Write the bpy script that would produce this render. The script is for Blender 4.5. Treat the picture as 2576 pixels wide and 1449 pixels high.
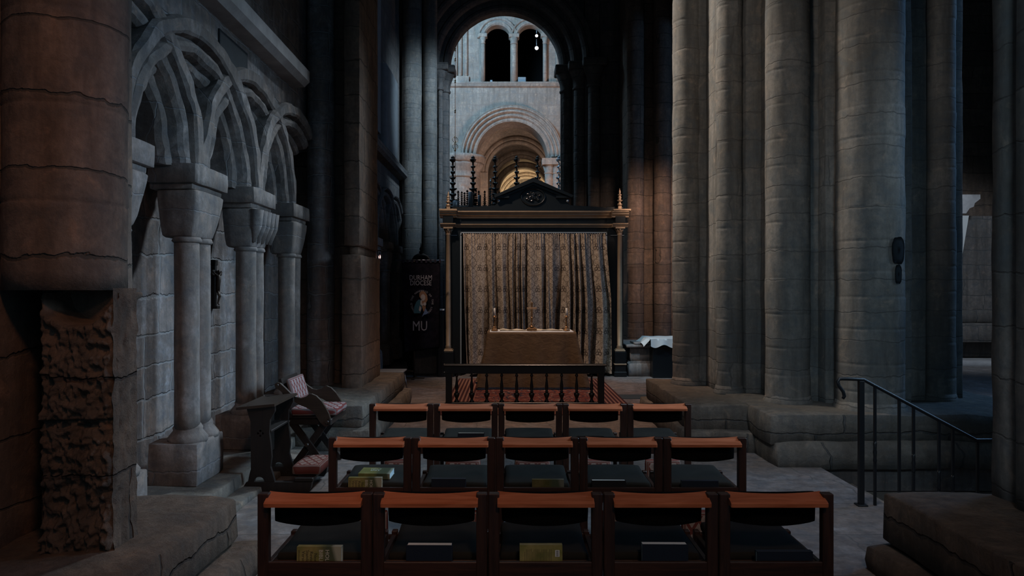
import bpy, bmesh, math, random
from mathutils import Vector, noise, Matrix
from mathutils.geometry import tessellate_polygon
PI = math.pi
random.seed(7)
C = bpy.context.scene.collection
SC = bpy.context.scene
for o in list(bpy.data.objects): bpy.data.objects.remove(o)

# ------------------------------------------------------------------ camera, world, lights
H, F = 1.72, 1800.0           # eye height (m), focal length in pixels of a 2576 wide frame
cam_d = bpy.data.cameras.new('camera'); cam = bpy.data.objects.new('camera', cam_d); C.objects.link(cam)
cam.location = (0, 0, H); cam.rotation_euler = (PI/2, 0, 0)
cam_d.sensor_width = 36; cam_d.lens = F/2576*36
cam_d.shift_x = 9/2576; cam_d.shift_y = 5.5/2576
cam_d.clip_start = .05; cam_d.clip_end = 200
SC.camera = cam
SC.view_settings.view_transform = 'Standard'; SC.view_settings.look = 'None'
SC.view_settings.gamma = 1; SC.view_settings.exposure = 0.0
try: SC.view_settings.use_curve_mapping = False
except Exception: pass
wd = bpy.data.worlds.new('world'); SC.world = wd; wd.use_nodes = True
wd.node_tree.nodes['Background'].inputs[0].default_value = (.20, .42, .62, 1)
wd.node_tree.nodes['Background'].inputs[1].default_value = .19

def area(name, loc, target, size, power, col, sy=None):
    d = bpy.data.lights.new(name, 'AREA'); d.energy = power; d.color = col
    d.shape = 'RECTANGLE'; d.size = size; d.size_y = sy or size
    o = bpy.data.objects.new(name, d); C.objects.link(o); o.location = loc
    o.rotation_euler = (Vector(target)-Vector(loc)).to_track_quat('-Z', 'Y').to_euler(); return o
def spot(name, loc, target, power, col, ang=60, blend=.6, r=.1):
    d = bpy.data.lights.new(name, 'SPOT'); d.energy = power; d.color = col
    d.spot_size = math.radians(ang); d.spot_blend = blend; d.shadow_soft_size = r
    o = bpy.data.objects.new(name, d); C.objects.link(o); o.location = loc
    o.rotation_euler = (Vector(target)-Vector(loc)).to_track_quat('-Z', 'Y').to_euler(); return o
BLUE = (.34, .62, 1.0); COOL = (.70, .84, 1.0); WARM = (1.0, .56, .33); NEUT = (1, .88, .78)
# daylight from aisle and transept windows, a floodlight, and added unseen fill spots
area('window_light_right', (6.5, 5.3, 4.2), (-2.8, 6.2, .7), 1.6, 42, (.50, .75, 1.0), 1.8).data.spread = math.radians(50)
spot('fill_spot_floor_right', (1.6, 4.2, 8.2), (2.3, 6.2, 0), 560, (.84, .90, 1.0), 32, .9, .4)  # added spot inside the vault, brightens the right floor and plinth tops
spot('fill_spot_left_wall', (2.3, 12.4, 8.0), (-2.6, 5.9, .9), 2500, (.70, .86, 1.0), 31, .8, .5)  # added spot under the vault where no window stands, lights the left arcade
spot('fill_spot_right_pier', (-1.9, 10.6, 7.6), (2.9, 8.9, 3.6), 2900, (1.0, .92, .82), 46, .8, .6)  # unseen spot added under the vault for the right pier shafts
spot('fill_spot_left_front', (-1.9, 1.2, 6.6), (2.9, 8.4, 4.4), 420, (1.0, .92, .84), 40, .9, .6)  # added from the front left to even out the right pier
spot('fill_spot_rear', (.2, -2.0, 5.0), (3.4, 4.2, 2.4), 620, (.52, .78, 1.0), 40, .9, .6)  # cool fill added behind the camera for the near right pier
area('window_light_aisle', (10.0, 9.0, 6.0), (4.4, 7.6, 2.8), 2.0, 175, (.24, .52, 1.0), 3.0)
spot('fill_spot_far_left', (1.6, 13.6, 8.2), (-2.1, 17.5, 5.5), 1500, (.55, .78, 1.0), 44, .7, .4)  # unseen fill added inside the bay to lift the far left pier
area('window_light_transept', (-5.5, 22.5, 12.5), (0.5, 30, 9.5), 3.0, 1500, (.42, .72, 1.0), 4.0)
area('transept_floodlight', (5.0, 23.0, 3.2), (0.0, 30, 6.0), 2.2, 420, (1.0, .66, .52), 2.2)
# unseen warm spots on piers, chairs, altar and vaults, with some cool ones
spot('lamp_near_pier', (-.3, .9, 4.4), (-2.2, 3.7, 1.0), 100, (1.0, .46, .24), 66, .9, .2)
spot('lamp_near_plinth', (1.6, 1.6, 3.4), (2.6, 3.9, .4), 22, (1.0, .50, .26), 50, .9, .2)
spot('lamp_rows', (.9, -1.0, 4.6), (.2, 4.6, .8), 190, (1.0, .66, .46), 52, .9, .3)
spot('fill_spot_table', (2.6, 10.8, 7.4), (3.0, 14.4, .6), 700, (.50, .80, 1.0), 20, .6, .3)  # added spot aimed at the white cloth of the side table
spot('lamp_altar', (-1.7, 11.6, 6.6), (.6, 14.3, 1.5), 700, (1.0, .80, .66), 52, .7, .12)
spot('window_light_sanctuary_floor', (3.2, 17.0, 8.5), (-1.65, 13.2, 0), 1500, (.6, .82, 1.0), 7, .3, .05)
spot('window_light_tomb', (.6, 11.6, 7.6), (2.55, 13.9, .2), 500, (.55, .8, 1.0), 11, .4, .1)
spot('fill_spot_aisle_end', (8.2, 11.0, 6.5), (10.4, 16.6, 2.0), 900, (.70, .84, 1.0), 50, .7, .4)  # added to bring out the aisle board and cornice
spot('lamp_floor_altar', (.6, 9.6, 7.0), (.6, 10.8, 0), 800, (1.0, .66, .48), 58, .8, .2)
spot('lamp_right_respond', (2.9, 12.6, 4.4), (3.1, 16.0, 2.7), 330, (1.0, .70, .54), 62, .9, .2)
spot('lamp_left_pier', (-.7, 8.0, .3), (-1.95, 9.8, 2.0), 9, (1.0, .50, .30), 65, .9, .2)
spot('lamp_vault_far', (.9, 42.2, 5.2), (.95, 44.5, 8.2), 900, (1.0, .74, .42), 140, .9, .3)
spot('lamp_vault_near', (.5, 31.2, 5.4), (.7, 36.5, 8.4), 150, (1.0, .70, .52), 110, .9, .3)

# ------------------------------------------------------------------ node helpers and materials
class G:
    def __init__(s, name):
        s.m = bpy.data.materials.new(name); s.m.use_nodes = True; s.t = s.m.node_tree
        s.b = s.t.nodes['Principled BSDF']
    def node(s, ty, **kw):
        n = s.t.nodes.new(ty)
        for k, v in kw.items(): setattr(n, k, v)
        return n
    def put(s, sock, v):
        if isinstance(v, bpy.types.NodeSocket): s.t.links.new(v, sock)
        elif v is not None:
            if isinstance(v, tuple) and len(v) == 3 and sock.type == 'RGBA': v = v+(1,)
            sock.default_value = v
    def math(s, op, a, b=None, c=None, clamp=False):
        n = s.node('ShaderNodeMath', operation=op); n.use_clamp = clamp
        s.put(n.inputs[0], a)
        if b is not None: s.put(n.inputs[1], b)
        if c is not None: s.put(n.inputs[2], c)
        return n.outputs[0]
    def xyz(s, kind='Object'):
        c = s.node('ShaderNodeTexCoord'); q = s.node('ShaderNodeSeparateXYZ'); s.t.links.new(c.outputs[kind], q.inputs[0])
        return c.outputs[kind], q.outputs[0], q.outputs[1], q.outputs[2]
    def comb(s, x, y, z=0.0):
        n = s.node('ShaderNodeCombineXYZ'); s.put(n.inputs[0], x); s.put(n.inputs[1], y); s.put(n.inputs[2], z); return n.outputs[0]
    def noise(s, vec, scale, detail=4, rough=.6, dist=0):
        n = s.node('ShaderNodeTexNoise'); s.put(n.inputs['Vector'], vec); n.inputs['Scale'].default_value = scale
        n.inputs['Detail'].default_value = detail; n.inputs['Roughness'].default_value = rough; n.inputs['Distortion'].default_value = dist
        return n.outputs['Fac'], n.outputs['Color']
    def ramp(s, f, stops):
        n = s.node('ShaderNodeValToRGB'); s.put(n.inputs[0], f); e = n.color_ramp.elements
        while len(e) < len(stops): e.new(.5)
        for k, (p, c) in enumerate(stops):
            e[k].position = p; e[k].color = (c, c, c, 1) if isinstance(c, (int, float)) else tuple(c)+(1,)
        return n.outputs[0]
    def mix(s, f, a, b, blend='MIX'):
        n = s.node('ShaderNodeMix', data_type='RGBA', blend_type=blend)
        s.put(n.inputs[0], f); s.put(n.inputs[6], a); s.put(n.inputs[7], b); return n.outputs[2]
    def bump(s, h, strength=.5, dist=.01, nrm=None):
        n = s.node('ShaderNodeBump'); n.inputs['Strength'].default_value = strength; n.inputs['Distance'].default_value = dist
        s.put(n.inputs['Height'], h)
        if nrm is not None: s.put(n.inputs['Normal'], nrm)
        return n.outputs[0]
    def done(s, col=None, rough=None, nrm=None, metal=None, spec=None):
        s.put(s.b.inputs['Base Color'], col)
        if rough is not None: s.put(s.b.inputs['Roughness'], rough)
        if nrm is not None: s.put(s.b.inputs['Normal'], nrm)
        if metal is not None: s.b.inputs['Metallic'].default_value = metal
        if spec is not None: s.b.inputs['Specular IOR Level'].default_value = spec
        return s.m

def stone(name, c1, c2, mortar, bw=.62, bh=.33, bump=1.0, rough_amt=1.0, pale=None, top=False, joint=.012, seed=0.0, strata=.35):
    g = G(name); obj, x, y, z = g.xyz('Object')
    geo = g.node('ShaderNodeNewGeometry'); ps = g.node('ShaderNodeSeparateXYZ'); g.t.links.new(geo.outputs['Position'], ps.inputs[0])
    x, y, z = ps.outputs[0], ps.outputs[1], ps.outputs[2]; pos = geo.outputs['Position']
    w1, wc = g.noise(pos, 2.3, 3, .6)
    sep = g.node('ShaderNodeSeparateXYZ'); g.t.links.new(wc, sep.inputs[0])
    wf, wfc = g.noise(pos, 11, 3, .6)
    du = g.math('MULTIPLY', g.math('SUBTRACT', sep.outputs[0], .5), .22)
    dv = g.math('ADD', g.math('MULTIPLY', g.math('SUBTRACT', sep.outputs[1], .5), .10), g.math('MULTIPLY', g.math('SUBTRACT', wf, .5), .045))
    if top: u, v = g.math('ADD', x, seed), y
    else:
        u = g.math('ADD', g.math('ADD', x, y), seed)
        zz, _ = g.noise(g.comb(g.math('MULTIPLY', z, 1.0), seed, 0.0), 1.1, 1, .5)
        v = g.math('ADD', z, g.math('MULTIPLY', zz, .35))
    vec = g.comb(g.math('ADD', u, du), g.math('ADD', v, dv), 0.0)
    br = g.node('ShaderNodeTexBrick'); g.put(br.inputs['Vector'], vec)
    br.inputs['Scale'].default_value = 1; br.inputs['Mortar Size'].default_value = joint; br.inputs['Mortar Smooth'].default_value = .6
    br.inputs['Brick Width'].default_value = bw; br.inputs['Row Height'].default_value = bh; br.inputs['Bias'].default_value = 0
    br.offset = .43; br.squash = .8; br.squash_frequency = 3
    br.inputs['Color1'].default_value = (0, 0, 0, 1); br.inputs['Color2'].default_value = (1, 1, 1, 1); br.inputs['Mortar'].default_value = (.5, .5, .5, 1)
    rnd = br.outputs['Color']; mort = br.outputs['Fac']
    col = g.mix(rnd, c1, c2)
    n2, _ = g.noise(pos, 1.3, 6, .65); n3, _ = g.noise(pos, 16, 8, .72)
    col = g.mix(g.ramp(n2, [(.35, 0), (.7, .75)]), col, tuple(v*.42 for v in c1))
    if pale: 
        n4, _ = g.noise(g.comb(x, g.math('ADD', y, 7.0), z), 2.7, 6, .7)
        col = g.mix(g.ramp(n4, [(.50, 0), (.66, .8)]), col, pale)
    st_, _ = g.noise(g.comb(g.math('MULTIPLY', x, 9), g.math('MULTIPLY', y, 9), g.math('MULTIPLY', z, 1.3)), 1.0, 4, .65)
    bl_, _ = g.noise(pos, 5.5, 5, .7, .6)
    col = g.mix(1.0, col, g.ramp(st_, [(.30, .62), (.50, 1.0), (.70, 1.25)]), 'MULTIPLY')
    col = g.mix(g.ramp(bl_, [(.48, 0), (.66, .75)]), col, tuple(v*f for v, f in zip(c2, (.62, .72, .82))))
    col = g.mix(g.ramp(bl_, [(.30, .6), (.42, 0)]), col, tuple(min(1, v*f) for v, f in zip(c1, (1.35, 1.15, 1.0))))
    col = g.mix(g.ramp(n3, [(.3, .55), (.62, 0)]), col, tuple(v*.5 for v in c2))
    # sandstone bedding swirls
    wv = g.node('ShaderNodeTexWave', wave_type='BANDS', bands_direction='Z'); g.put(wv.inputs['Vector'], pos)
    wv.inputs['Scale'].default_value = 5; wv.inputs['Distortion'].default_value = 9; wv.inputs['Detail'].default_value = 2; wv.inputs['Detail Scale'].default_value = .6
    col = g.mix(g.math('MULTIPLY', g.math('MULTIPLY', wv.outputs['Fac'], g.ramp(rnd, [(.55, 0), (.8, 1)])), strata), col, tuple(v*.55 for v in c1))
    if not top:
        ns = g.node('ShaderNodeSeparateXYZ'); g.t.links.new(geo.outputs['Normal'], ns.inputs[0])
        side = g.math('LESS_THAN', g.math('ABSOLUTE', ns.outputs[2]), .75)
        mort = g.math('MULTIPLY', mort, side)
    col = g.mix(g.math('MULTIPLY', mort, .8), col, mortar)
    hgt = g.math('SUBTRACT', g.math('ADD', g.math('MULTIPLY', n3, .55), g.math('MULTIPLY', w1, .8)), g.math('MULTIPLY', mort, .9))
    hgt = g.math('ADD', hgt, g.math('MULTIPLY', rnd, .12))
    return g.done(col, .9, g.bump(hgt, .75*bump, .03*rough_amt), spec=.15)

def plain(name, col, rough=.6, metal=0, spec=.4, bump=0, bscale=60, var=0, vscale=6):
    g = G(name); c = col
    obj, x, y, z = g.xyz('Object')
    nf, _ = g.noise(obj, bscale, 5, .65); nv, _ = g.noise(obj, vscale, 4, .6)
    if var: c = g.mix(g.ramp(nv, [(.3, 0), (.7, 1)]), tuple(v*(1-var) for v in col), tuple(min(1, v*(1+var)) for v in col))
    return g.done(c, rough, g.bump(nf, bump, .004) if bump else None, metal, spec)

def wood(name, ca, cb, rough=.4, axis='X', scale=3.0, spec=.5):
    g = G(name); obj, x, y, z = g.xyz('Object')
    st = {'X': g.comb(g.math('MULTIPLY', x, 1.2), g.math('MULTIPLY', y, 14), g.math('MULTIPLY', z, 14)),
          'Y': g.comb(g.math('MULTIPLY', x, 14), g.math('MULTIPLY', y, 1.2), g.math('MULTIPLY', z, 14)),
          'Z': g.comb(g.math('MULTIPLY', x, 14), g.math('MULTIPLY', y, 14), g.math('MULTIPLY', z, 1.2))}[axis]
    oi = g.node('ShaderNodeObjectInfo')
    vadd = g.node('ShaderNodeVectorMath', operation='ADD'); g.put(vadd.inputs[0], st)
    g.put(vadd.inputs[1], g.comb(g.math('MULTIPLY', oi.outputs['Random'], 9.0), 0.0, 0.0))
    n, _ = g.noise(vadd.outputs[0], scale, 5, .6, .8)
    return g.done(g.mix(g.ramp(n, [(.35, 0), (.65, 1)]), ca, cb), rough, g.bump(n, .15, .003), spec=spec)

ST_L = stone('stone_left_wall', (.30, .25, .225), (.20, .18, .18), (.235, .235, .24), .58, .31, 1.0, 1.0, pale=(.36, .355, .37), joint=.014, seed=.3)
ST_A = stone('stone_arcade', (.27, .225, .20), (.19, .165, .155), (.20, .195, .20), 1.4, .42, .7, .8, pale=(.34, .31, .30), joint=.008)
ST_S = stone('stone_monolith_shaft', (.27, .225, .20), (.20, .17, .155), (.2, .2, .2), 40, 40, .6, .7, pale=(.31, .28, .27), joint=.001, strata=.25)
ST_R = stone('stone_pier_grey', (.265, .235, .205), (.19, .175, .16), (.12, .11, .10), 2.3, .335, .6, .5, joint=.009, seed=1.7)
ST_W = stone('stone_pier_brown', (.27, .19, .145), (.17, .125, .10), (.07, .06, .05), 1.9, .40, .9, .9, joint=.010, seed=3.1)
ST_P = stone('stone_plinth', (.23, .20, .17), (.17, .15, .13), (.08, .08, .08), 1.6, .5, 1.0, 1.3, joint=.012, seed=.9, strata=.5)
ST_B = stone('stone_plinth_brown', (.22, .155, .115), (.15, .11, .085), (.06, .05, .045), 1.3, .5, 1.3, 1.6, joint=.012, seed=2.2)
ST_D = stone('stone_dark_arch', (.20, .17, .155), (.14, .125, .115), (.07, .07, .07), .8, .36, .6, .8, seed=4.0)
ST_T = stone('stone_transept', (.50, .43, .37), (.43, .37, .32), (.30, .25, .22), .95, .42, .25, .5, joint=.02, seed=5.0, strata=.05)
ST_F = stone('stone_floor', (.24, .20, .18), (.19, .165, .155), (.10, .095, .09), 1.15, .72, .25, .35, pale=(.26, .25, .25), top=True, joint=.010, strata=.1)
ST_X = stone('stone_tomb', (.34, .31, .30), (.28, .26, .25), (.15, .14, .14), 2.6, .9, .2, .3, seed=6.0, strata=.1)
LEDGE = plain('ledge_stone', (.36, .34, .335), .85, spec=.15, bump=.4, bscale=25, var=.25, vscale=3)
WOOD_D = wood('dark_chair_wood', (.022, .010, .007), (.045, .019, .012), .38, 'Z')
WOOD_DX = wood('dark_chair_wood_cross', (.022, .010, .007), (.050, .020, .012), .38, 'X')
WOOD_R = wood('polished_red_wood', (.34, .095, .04), (.50, .16, .075), .28, 'X', 3)
OAK = wood('old_black_oak', (.007, .005, .0045), (.015, .010, .008), .5, 'Z')
OAKX = wood('old_oak_boards', (.024, .015, .010), (.042, .027, .018), .45, 'X')
EBON = plain('ebonised_wood', (.0045, .007, .009), .35, spec=.5)
BLACKF = plain('black_upholstery', (.004, .004, .004), .95, spec=.05, bump=.3, bscale=400)
GREYF = plain('charcoal_cushion', (.022, .021, .018), .95, spec=.1, bump=.4, bscale=500, var=.15)
NAVY = plain('navy_book_cloth', (.006, .011, .022), .5, spec=.4, bump=.2, bscale=300)
BLACKB = plain('black_book_cloth', (.006, .006, .007), .5, spec=.4, bump=.2, bscale=300)
PAGE = plain('page_edges', (.62, .60, .52), .8, bump=.2, bscale=200)
IRON = plain('black_iron', (.006, .007, .009), .45, spec=.5, bump=.3, bscale=80)
GOLD = plain('gilding', (.40, .28, .18), .5, metal=.55, spec=.5, var=.15)
BRASS = plain('aged_brass', (.30, .17, .08), .38, metal=.8, var=.2)
BRASS_D = plain('dark_bronze', (.06, .045, .035), .5, metal=.6)
WAX = plain('candle_wax', (.75, .72, .62), .6)
WHITE = plain('white_linen', (.66, .68, .68), .8, bump=.3, bscale=200)
CHROME = plain('metal_tube', (.25, .26, .28), .3, metal=.9)
GREYP = plain('grey_plastic', (.20, .23, .26), .35)
SLATE = plain('slate_and_hollow_shade', (.018, .022, .026), .9, var=.2)  # slate; its dark tone also paints the shade in the shaft hollows
BOARD = plain('white_board', (.55, .54, .52), .8)
PIPE = plain('grey_pipe_metal', (.20, .23, .26), .35, metal=.5)
PLASTER = plain('grey_plaster', (.16, .165, .17), .9, var=.15)
FROST = plain('silver_and_lit_pale', (.35, .40, .44), .4, metal=.3)  # silver paint; also the pale light painted on some pinnacles

def glow(name, col, s):
    g = G(name); g.b.inputs['Base Color'].default_value = col+(1,); g.b.inputs['Emission Color'].default_value = col+(1,)
    g.b.inputs['Emission Strength'].default_value = s; return g.m
LAMPG = glow('lamp_glass', (1, .93, .85), 6); LAMPP = glow('small_lantern_flame', (1, .62, .55), 2.5)

def lattice_mat(name, ax, hw, hh, p=.052, cream=(.40, .33, .29), red=(.20, .045, .035), edge=.030):
    """cross-stitch lozenges with a striped border; ax = the two object axes across the face"""
    g = G(name); obj, x, y, z = g.xyz('Object'); A = {'x': x, 'y': y, 'z': z}; a, b = A[ax[0]], A[ax[1]]
    def tri(v): return g.math('ABSOLUTE', g.math('SUBTRACT', g.math('FRACT', v), .5))
    s1 = g.math('DIVIDE', g.math('ADD', a, g.math('MULTIPLY', b, .62)), p); s2 = g.math('DIVIDE', g.math('SUBTRACT', a, g.math('MULTIPLY', b, .62)), p)
    l = g.math('MAXIMUM', g.math('GREATER_THAN', tri(s1), .37), g.math('GREATER_THAN', tri(s2), .37))
    core = g.math('LESS_THAN', g.math('MAXIMUM', tri(s1), tri(s2)), .16)
    col = g.mix(l, g.mix(core, cream, tuple(v*.75 for v in cream)), red)
    e = g.math('MINIMUM', g.math('SUBTRACT', hw, g.math('ABSOLUTE', a)), g.math('SUBTRACT', hh, g.math('ABSOLUTE', b)))
    bd = g.math('LESS_THAN', e, edge); st = g.math('GREATER_THAN', g.math('FRACT', g.math('MULTIPLY', e, 1/.014)), .5)
    col = g.mix(bd, col, g.mix(st, red, tuple(v*.7 for v in cream)))
    n, _ = g.noise(obj, 400, 2, .5)
    return g.done(g.mix(g.math('MULTIPLY', n, .3), col, (.1, .05, .05)), .95, g.bump(n, .4, .003), spec=.1)
HASS = lattice_mat('hassock_lozenges', 'xz', .145, .12, .085, (.34, .27, .23), (.16, .045, .035), .026)
CUSH = lattice_mat('red_lattice_cushion', 'xy', .26, .24, .085, (.32, .27, .27), (.16, .04, .038), .035)
CUSHB = lattice_mat('red_lattice_back', 'yz', .24, .12, .085, (.32, .27, .27), (.16, .04, .038), .028)
KNEE = lattice_mat('red_kneeler', 'xy', .13, .22, .085, (.26, .18, .155), (.13, .034, .026), .035)

def damask():
    g = G('gold_damask'); uv, u, v, _ = g.xyz('UV')
    cw, ch = .56, .42
    def ring(cx, cy, r, w, dx=0, dy=0):
        a = g.math('SUBTRACT', g.math('MULTIPLY', g.math('FRACT', g.math('ADD', g.math('DIVIDE', u, cw), .5-cx/cw+dx)), cw), cw/2)
        b = g.math('SUBTRACT', g.math('MULTIPLY', g.math('FRACT', g.math('ADD', g.math('DIVIDE', v, ch), .5-cy/ch+dy)), ch), ch/2)
        d = g.math('SQRT', g.math('ADD', g.math('MULTIPLY', a, a), g.math('MULTIPLY', b, b)))
        return g.math('LESS_THAN', g.math('ABSOLUTE', g.math('SUBTRACT', d, r)), w)
    f = None
    for s in (-1, 1):
        for (px, py) in ((.085, .034), (.125, -.018), (.058, -.022)):
            q = ring(s*px, py, .030, .009); f = q if f is None else g.math('MAXIMUM', f, q)
    t = g.math('MULTIPLY', v, 2*PI/ch)
    for ph, am in ((0, .10), (PI, .10), (1.6, .19), (-1.6, .19)):
        off = g.math('MULTIPLY', g.math('SINE', g.math('ADD', t, ph)), am)
        a = g.math('ABSOLUTE', g.math('SUBTRACT', g.math('MULTIPLY', g.math('FRACT', g.math('DIVIDE', g.math('ADD', u, off), cw)), cw), cw/2))
        f = g.math('MAXIMUM', f, g.math('LESS_THAN', a, .008))
    n, _ = g.noise(uv, 55, 4, .7, 1.2); n2, _ = g.noise(uv, 9, 3, .6)
    base = g.mix(g.ramp(n, [(.42, 0), (.55, 1)]), (.13, .085, .055), (.55, .44, .34))
    base = g.mix(g.ramp(n2, [(.45, 0), (.6, .6)]), base, (.23, .17, .12))
    return g.done(g.mix(g.math('MULTIPLY', f, .85), base, (.05, .034, .026)), .55, g.bump(n, .3, .003), spec=.4)
DAMASK = damask()
def rugmat():
    g = G('red_oriental_rug'); obj, x, y, z = g.xyz('Object')
    e = g.math('MINIMUM', g.math('SUBTRACT', 1.38, g.math('ABSOLUTE', x)), g.math('SUBTRACT', 2.02, g.math('ABSOLUTE', y)))
    st = g.math('GREATER_THAN', g.math('FRACT', g.math('MULTIPLY', e, 16)), .55)
    vo = g.node('ShaderNodeTexVoronoi', feature='DISTANCE_TO_EDGE'); g.put(vo.inputs['Vector'], obj); vo.inputs['Scale'].default_value = 7
    n, _ = g.noise(obj, 9, 6, .75, 1.5)
    c = g.mix(g.ramp(n, [(.42, 0), (.52, 1)]), (.10, .026, .020), (.20, .055, .035))
    c = g.mix(g.ramp(n, [(.56, 0), (.60, 1)]), c, (.30, .24, .19))
    c = g.mix(g.math('LESS_THAN', vo.outputs['Distance'], .045), c, (.035, .030, .040))
    c = g.mix(g.math('LESS_THAN', e, .42), c, g.mix(st, (.055, .020, .020), (.24, .12, .085)))
    return g.done(c, .95, spec=.1)
RUG = rugmat()
def altar_cloth():
    g = G('ochre_altar_cloth'); obj, x, y, z = g.xyz('Object')
    n, _ = g.noise(g.comb(g.math('MULTIPLY', x, 5), y, g.math('MULTIPLY', z, 9)), 1.6, 4, .6, .8)
    m, _ = g.noise(obj, 260, 2, .5)
    c = g.mix(g.ramp(n, [(.35, 0), (.7, 1)]), (.095, .062, .036), (.14, .092, .052))
    return g.done(c, .85, g.bump(g.math('ADD', n, g.math('MULTIPLY', m, .1)), .4, .02), spec=.15)
OCHRE = altar_cloth()
def bannermat():
    g = G('dark_purple_brocade'); obj, x, y, z = g.xyz('Object')
    n, _ = g.noise(obj, 8, 3, .6, 1.0)
    return g.done(g.mix(g.ramp(n, [(.45, 0), (.58, 1)]), (.010, .008, .013), (.020, .014, .022)), .8, spec=.2)
BANNER = bannermat()
def covermat(name, k=1.0, photo=True):
    g = G(name); obj, x, y, z = g.xyz('Object')
    n, _ = g.noise(obj, 14, 4, .6)
    c = g.mix(g.ramp(n, [(.35, 0), (.65, 1)]), (.13*k, .13*k, .035*k), (.24*k, .20*k, .075*k))
    if photo:
        f = g.math('ADD', g.math('MULTIPLY', x, 12), g.math('MULTIPLY', n, 1.2))
        c = g.mix(g.ramp(f, [(.45, 0), (1.0, .9)]), c, (.055, .075, .045))
        h = g.math('ADD', g.math('MULTIPLY', x, 9), g.math('MULTIPLY', z, 2.4))
        c = g.mix(g.ramp(h, [(.82, 0), (.98, .85)]), c, (.30*k, .31*k, .24*k))
    return g.done(c, .3, spec=.5)
COVER = covermat('green_bible_cover', 1.25); COVERB = covermat('yellow_green_back_cover', 1.35, False); COVERD = covermat('dull_green_cover', .55)
INK_W = plain('pale_lettering', (.50, .50, .42), .6); INK_D = plain('brown_lettering', (.060, .045, .020), .6); INK_B = plain('barcode_black', (.02, .02, .02), .6)
THREAD = plain('silver_thread', (.30, .26, .26), .6)
SKINP = plain('pale_applique', (.42, .33, .28), .7); TEALC = plain('teal_applique', (.03, .09, .11), .7)
RUSTC = plain('rust_applique', (.26, .12, .06), .7); BLUEC = plain('blue_applique', (.12, .16, .26), .7)

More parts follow.
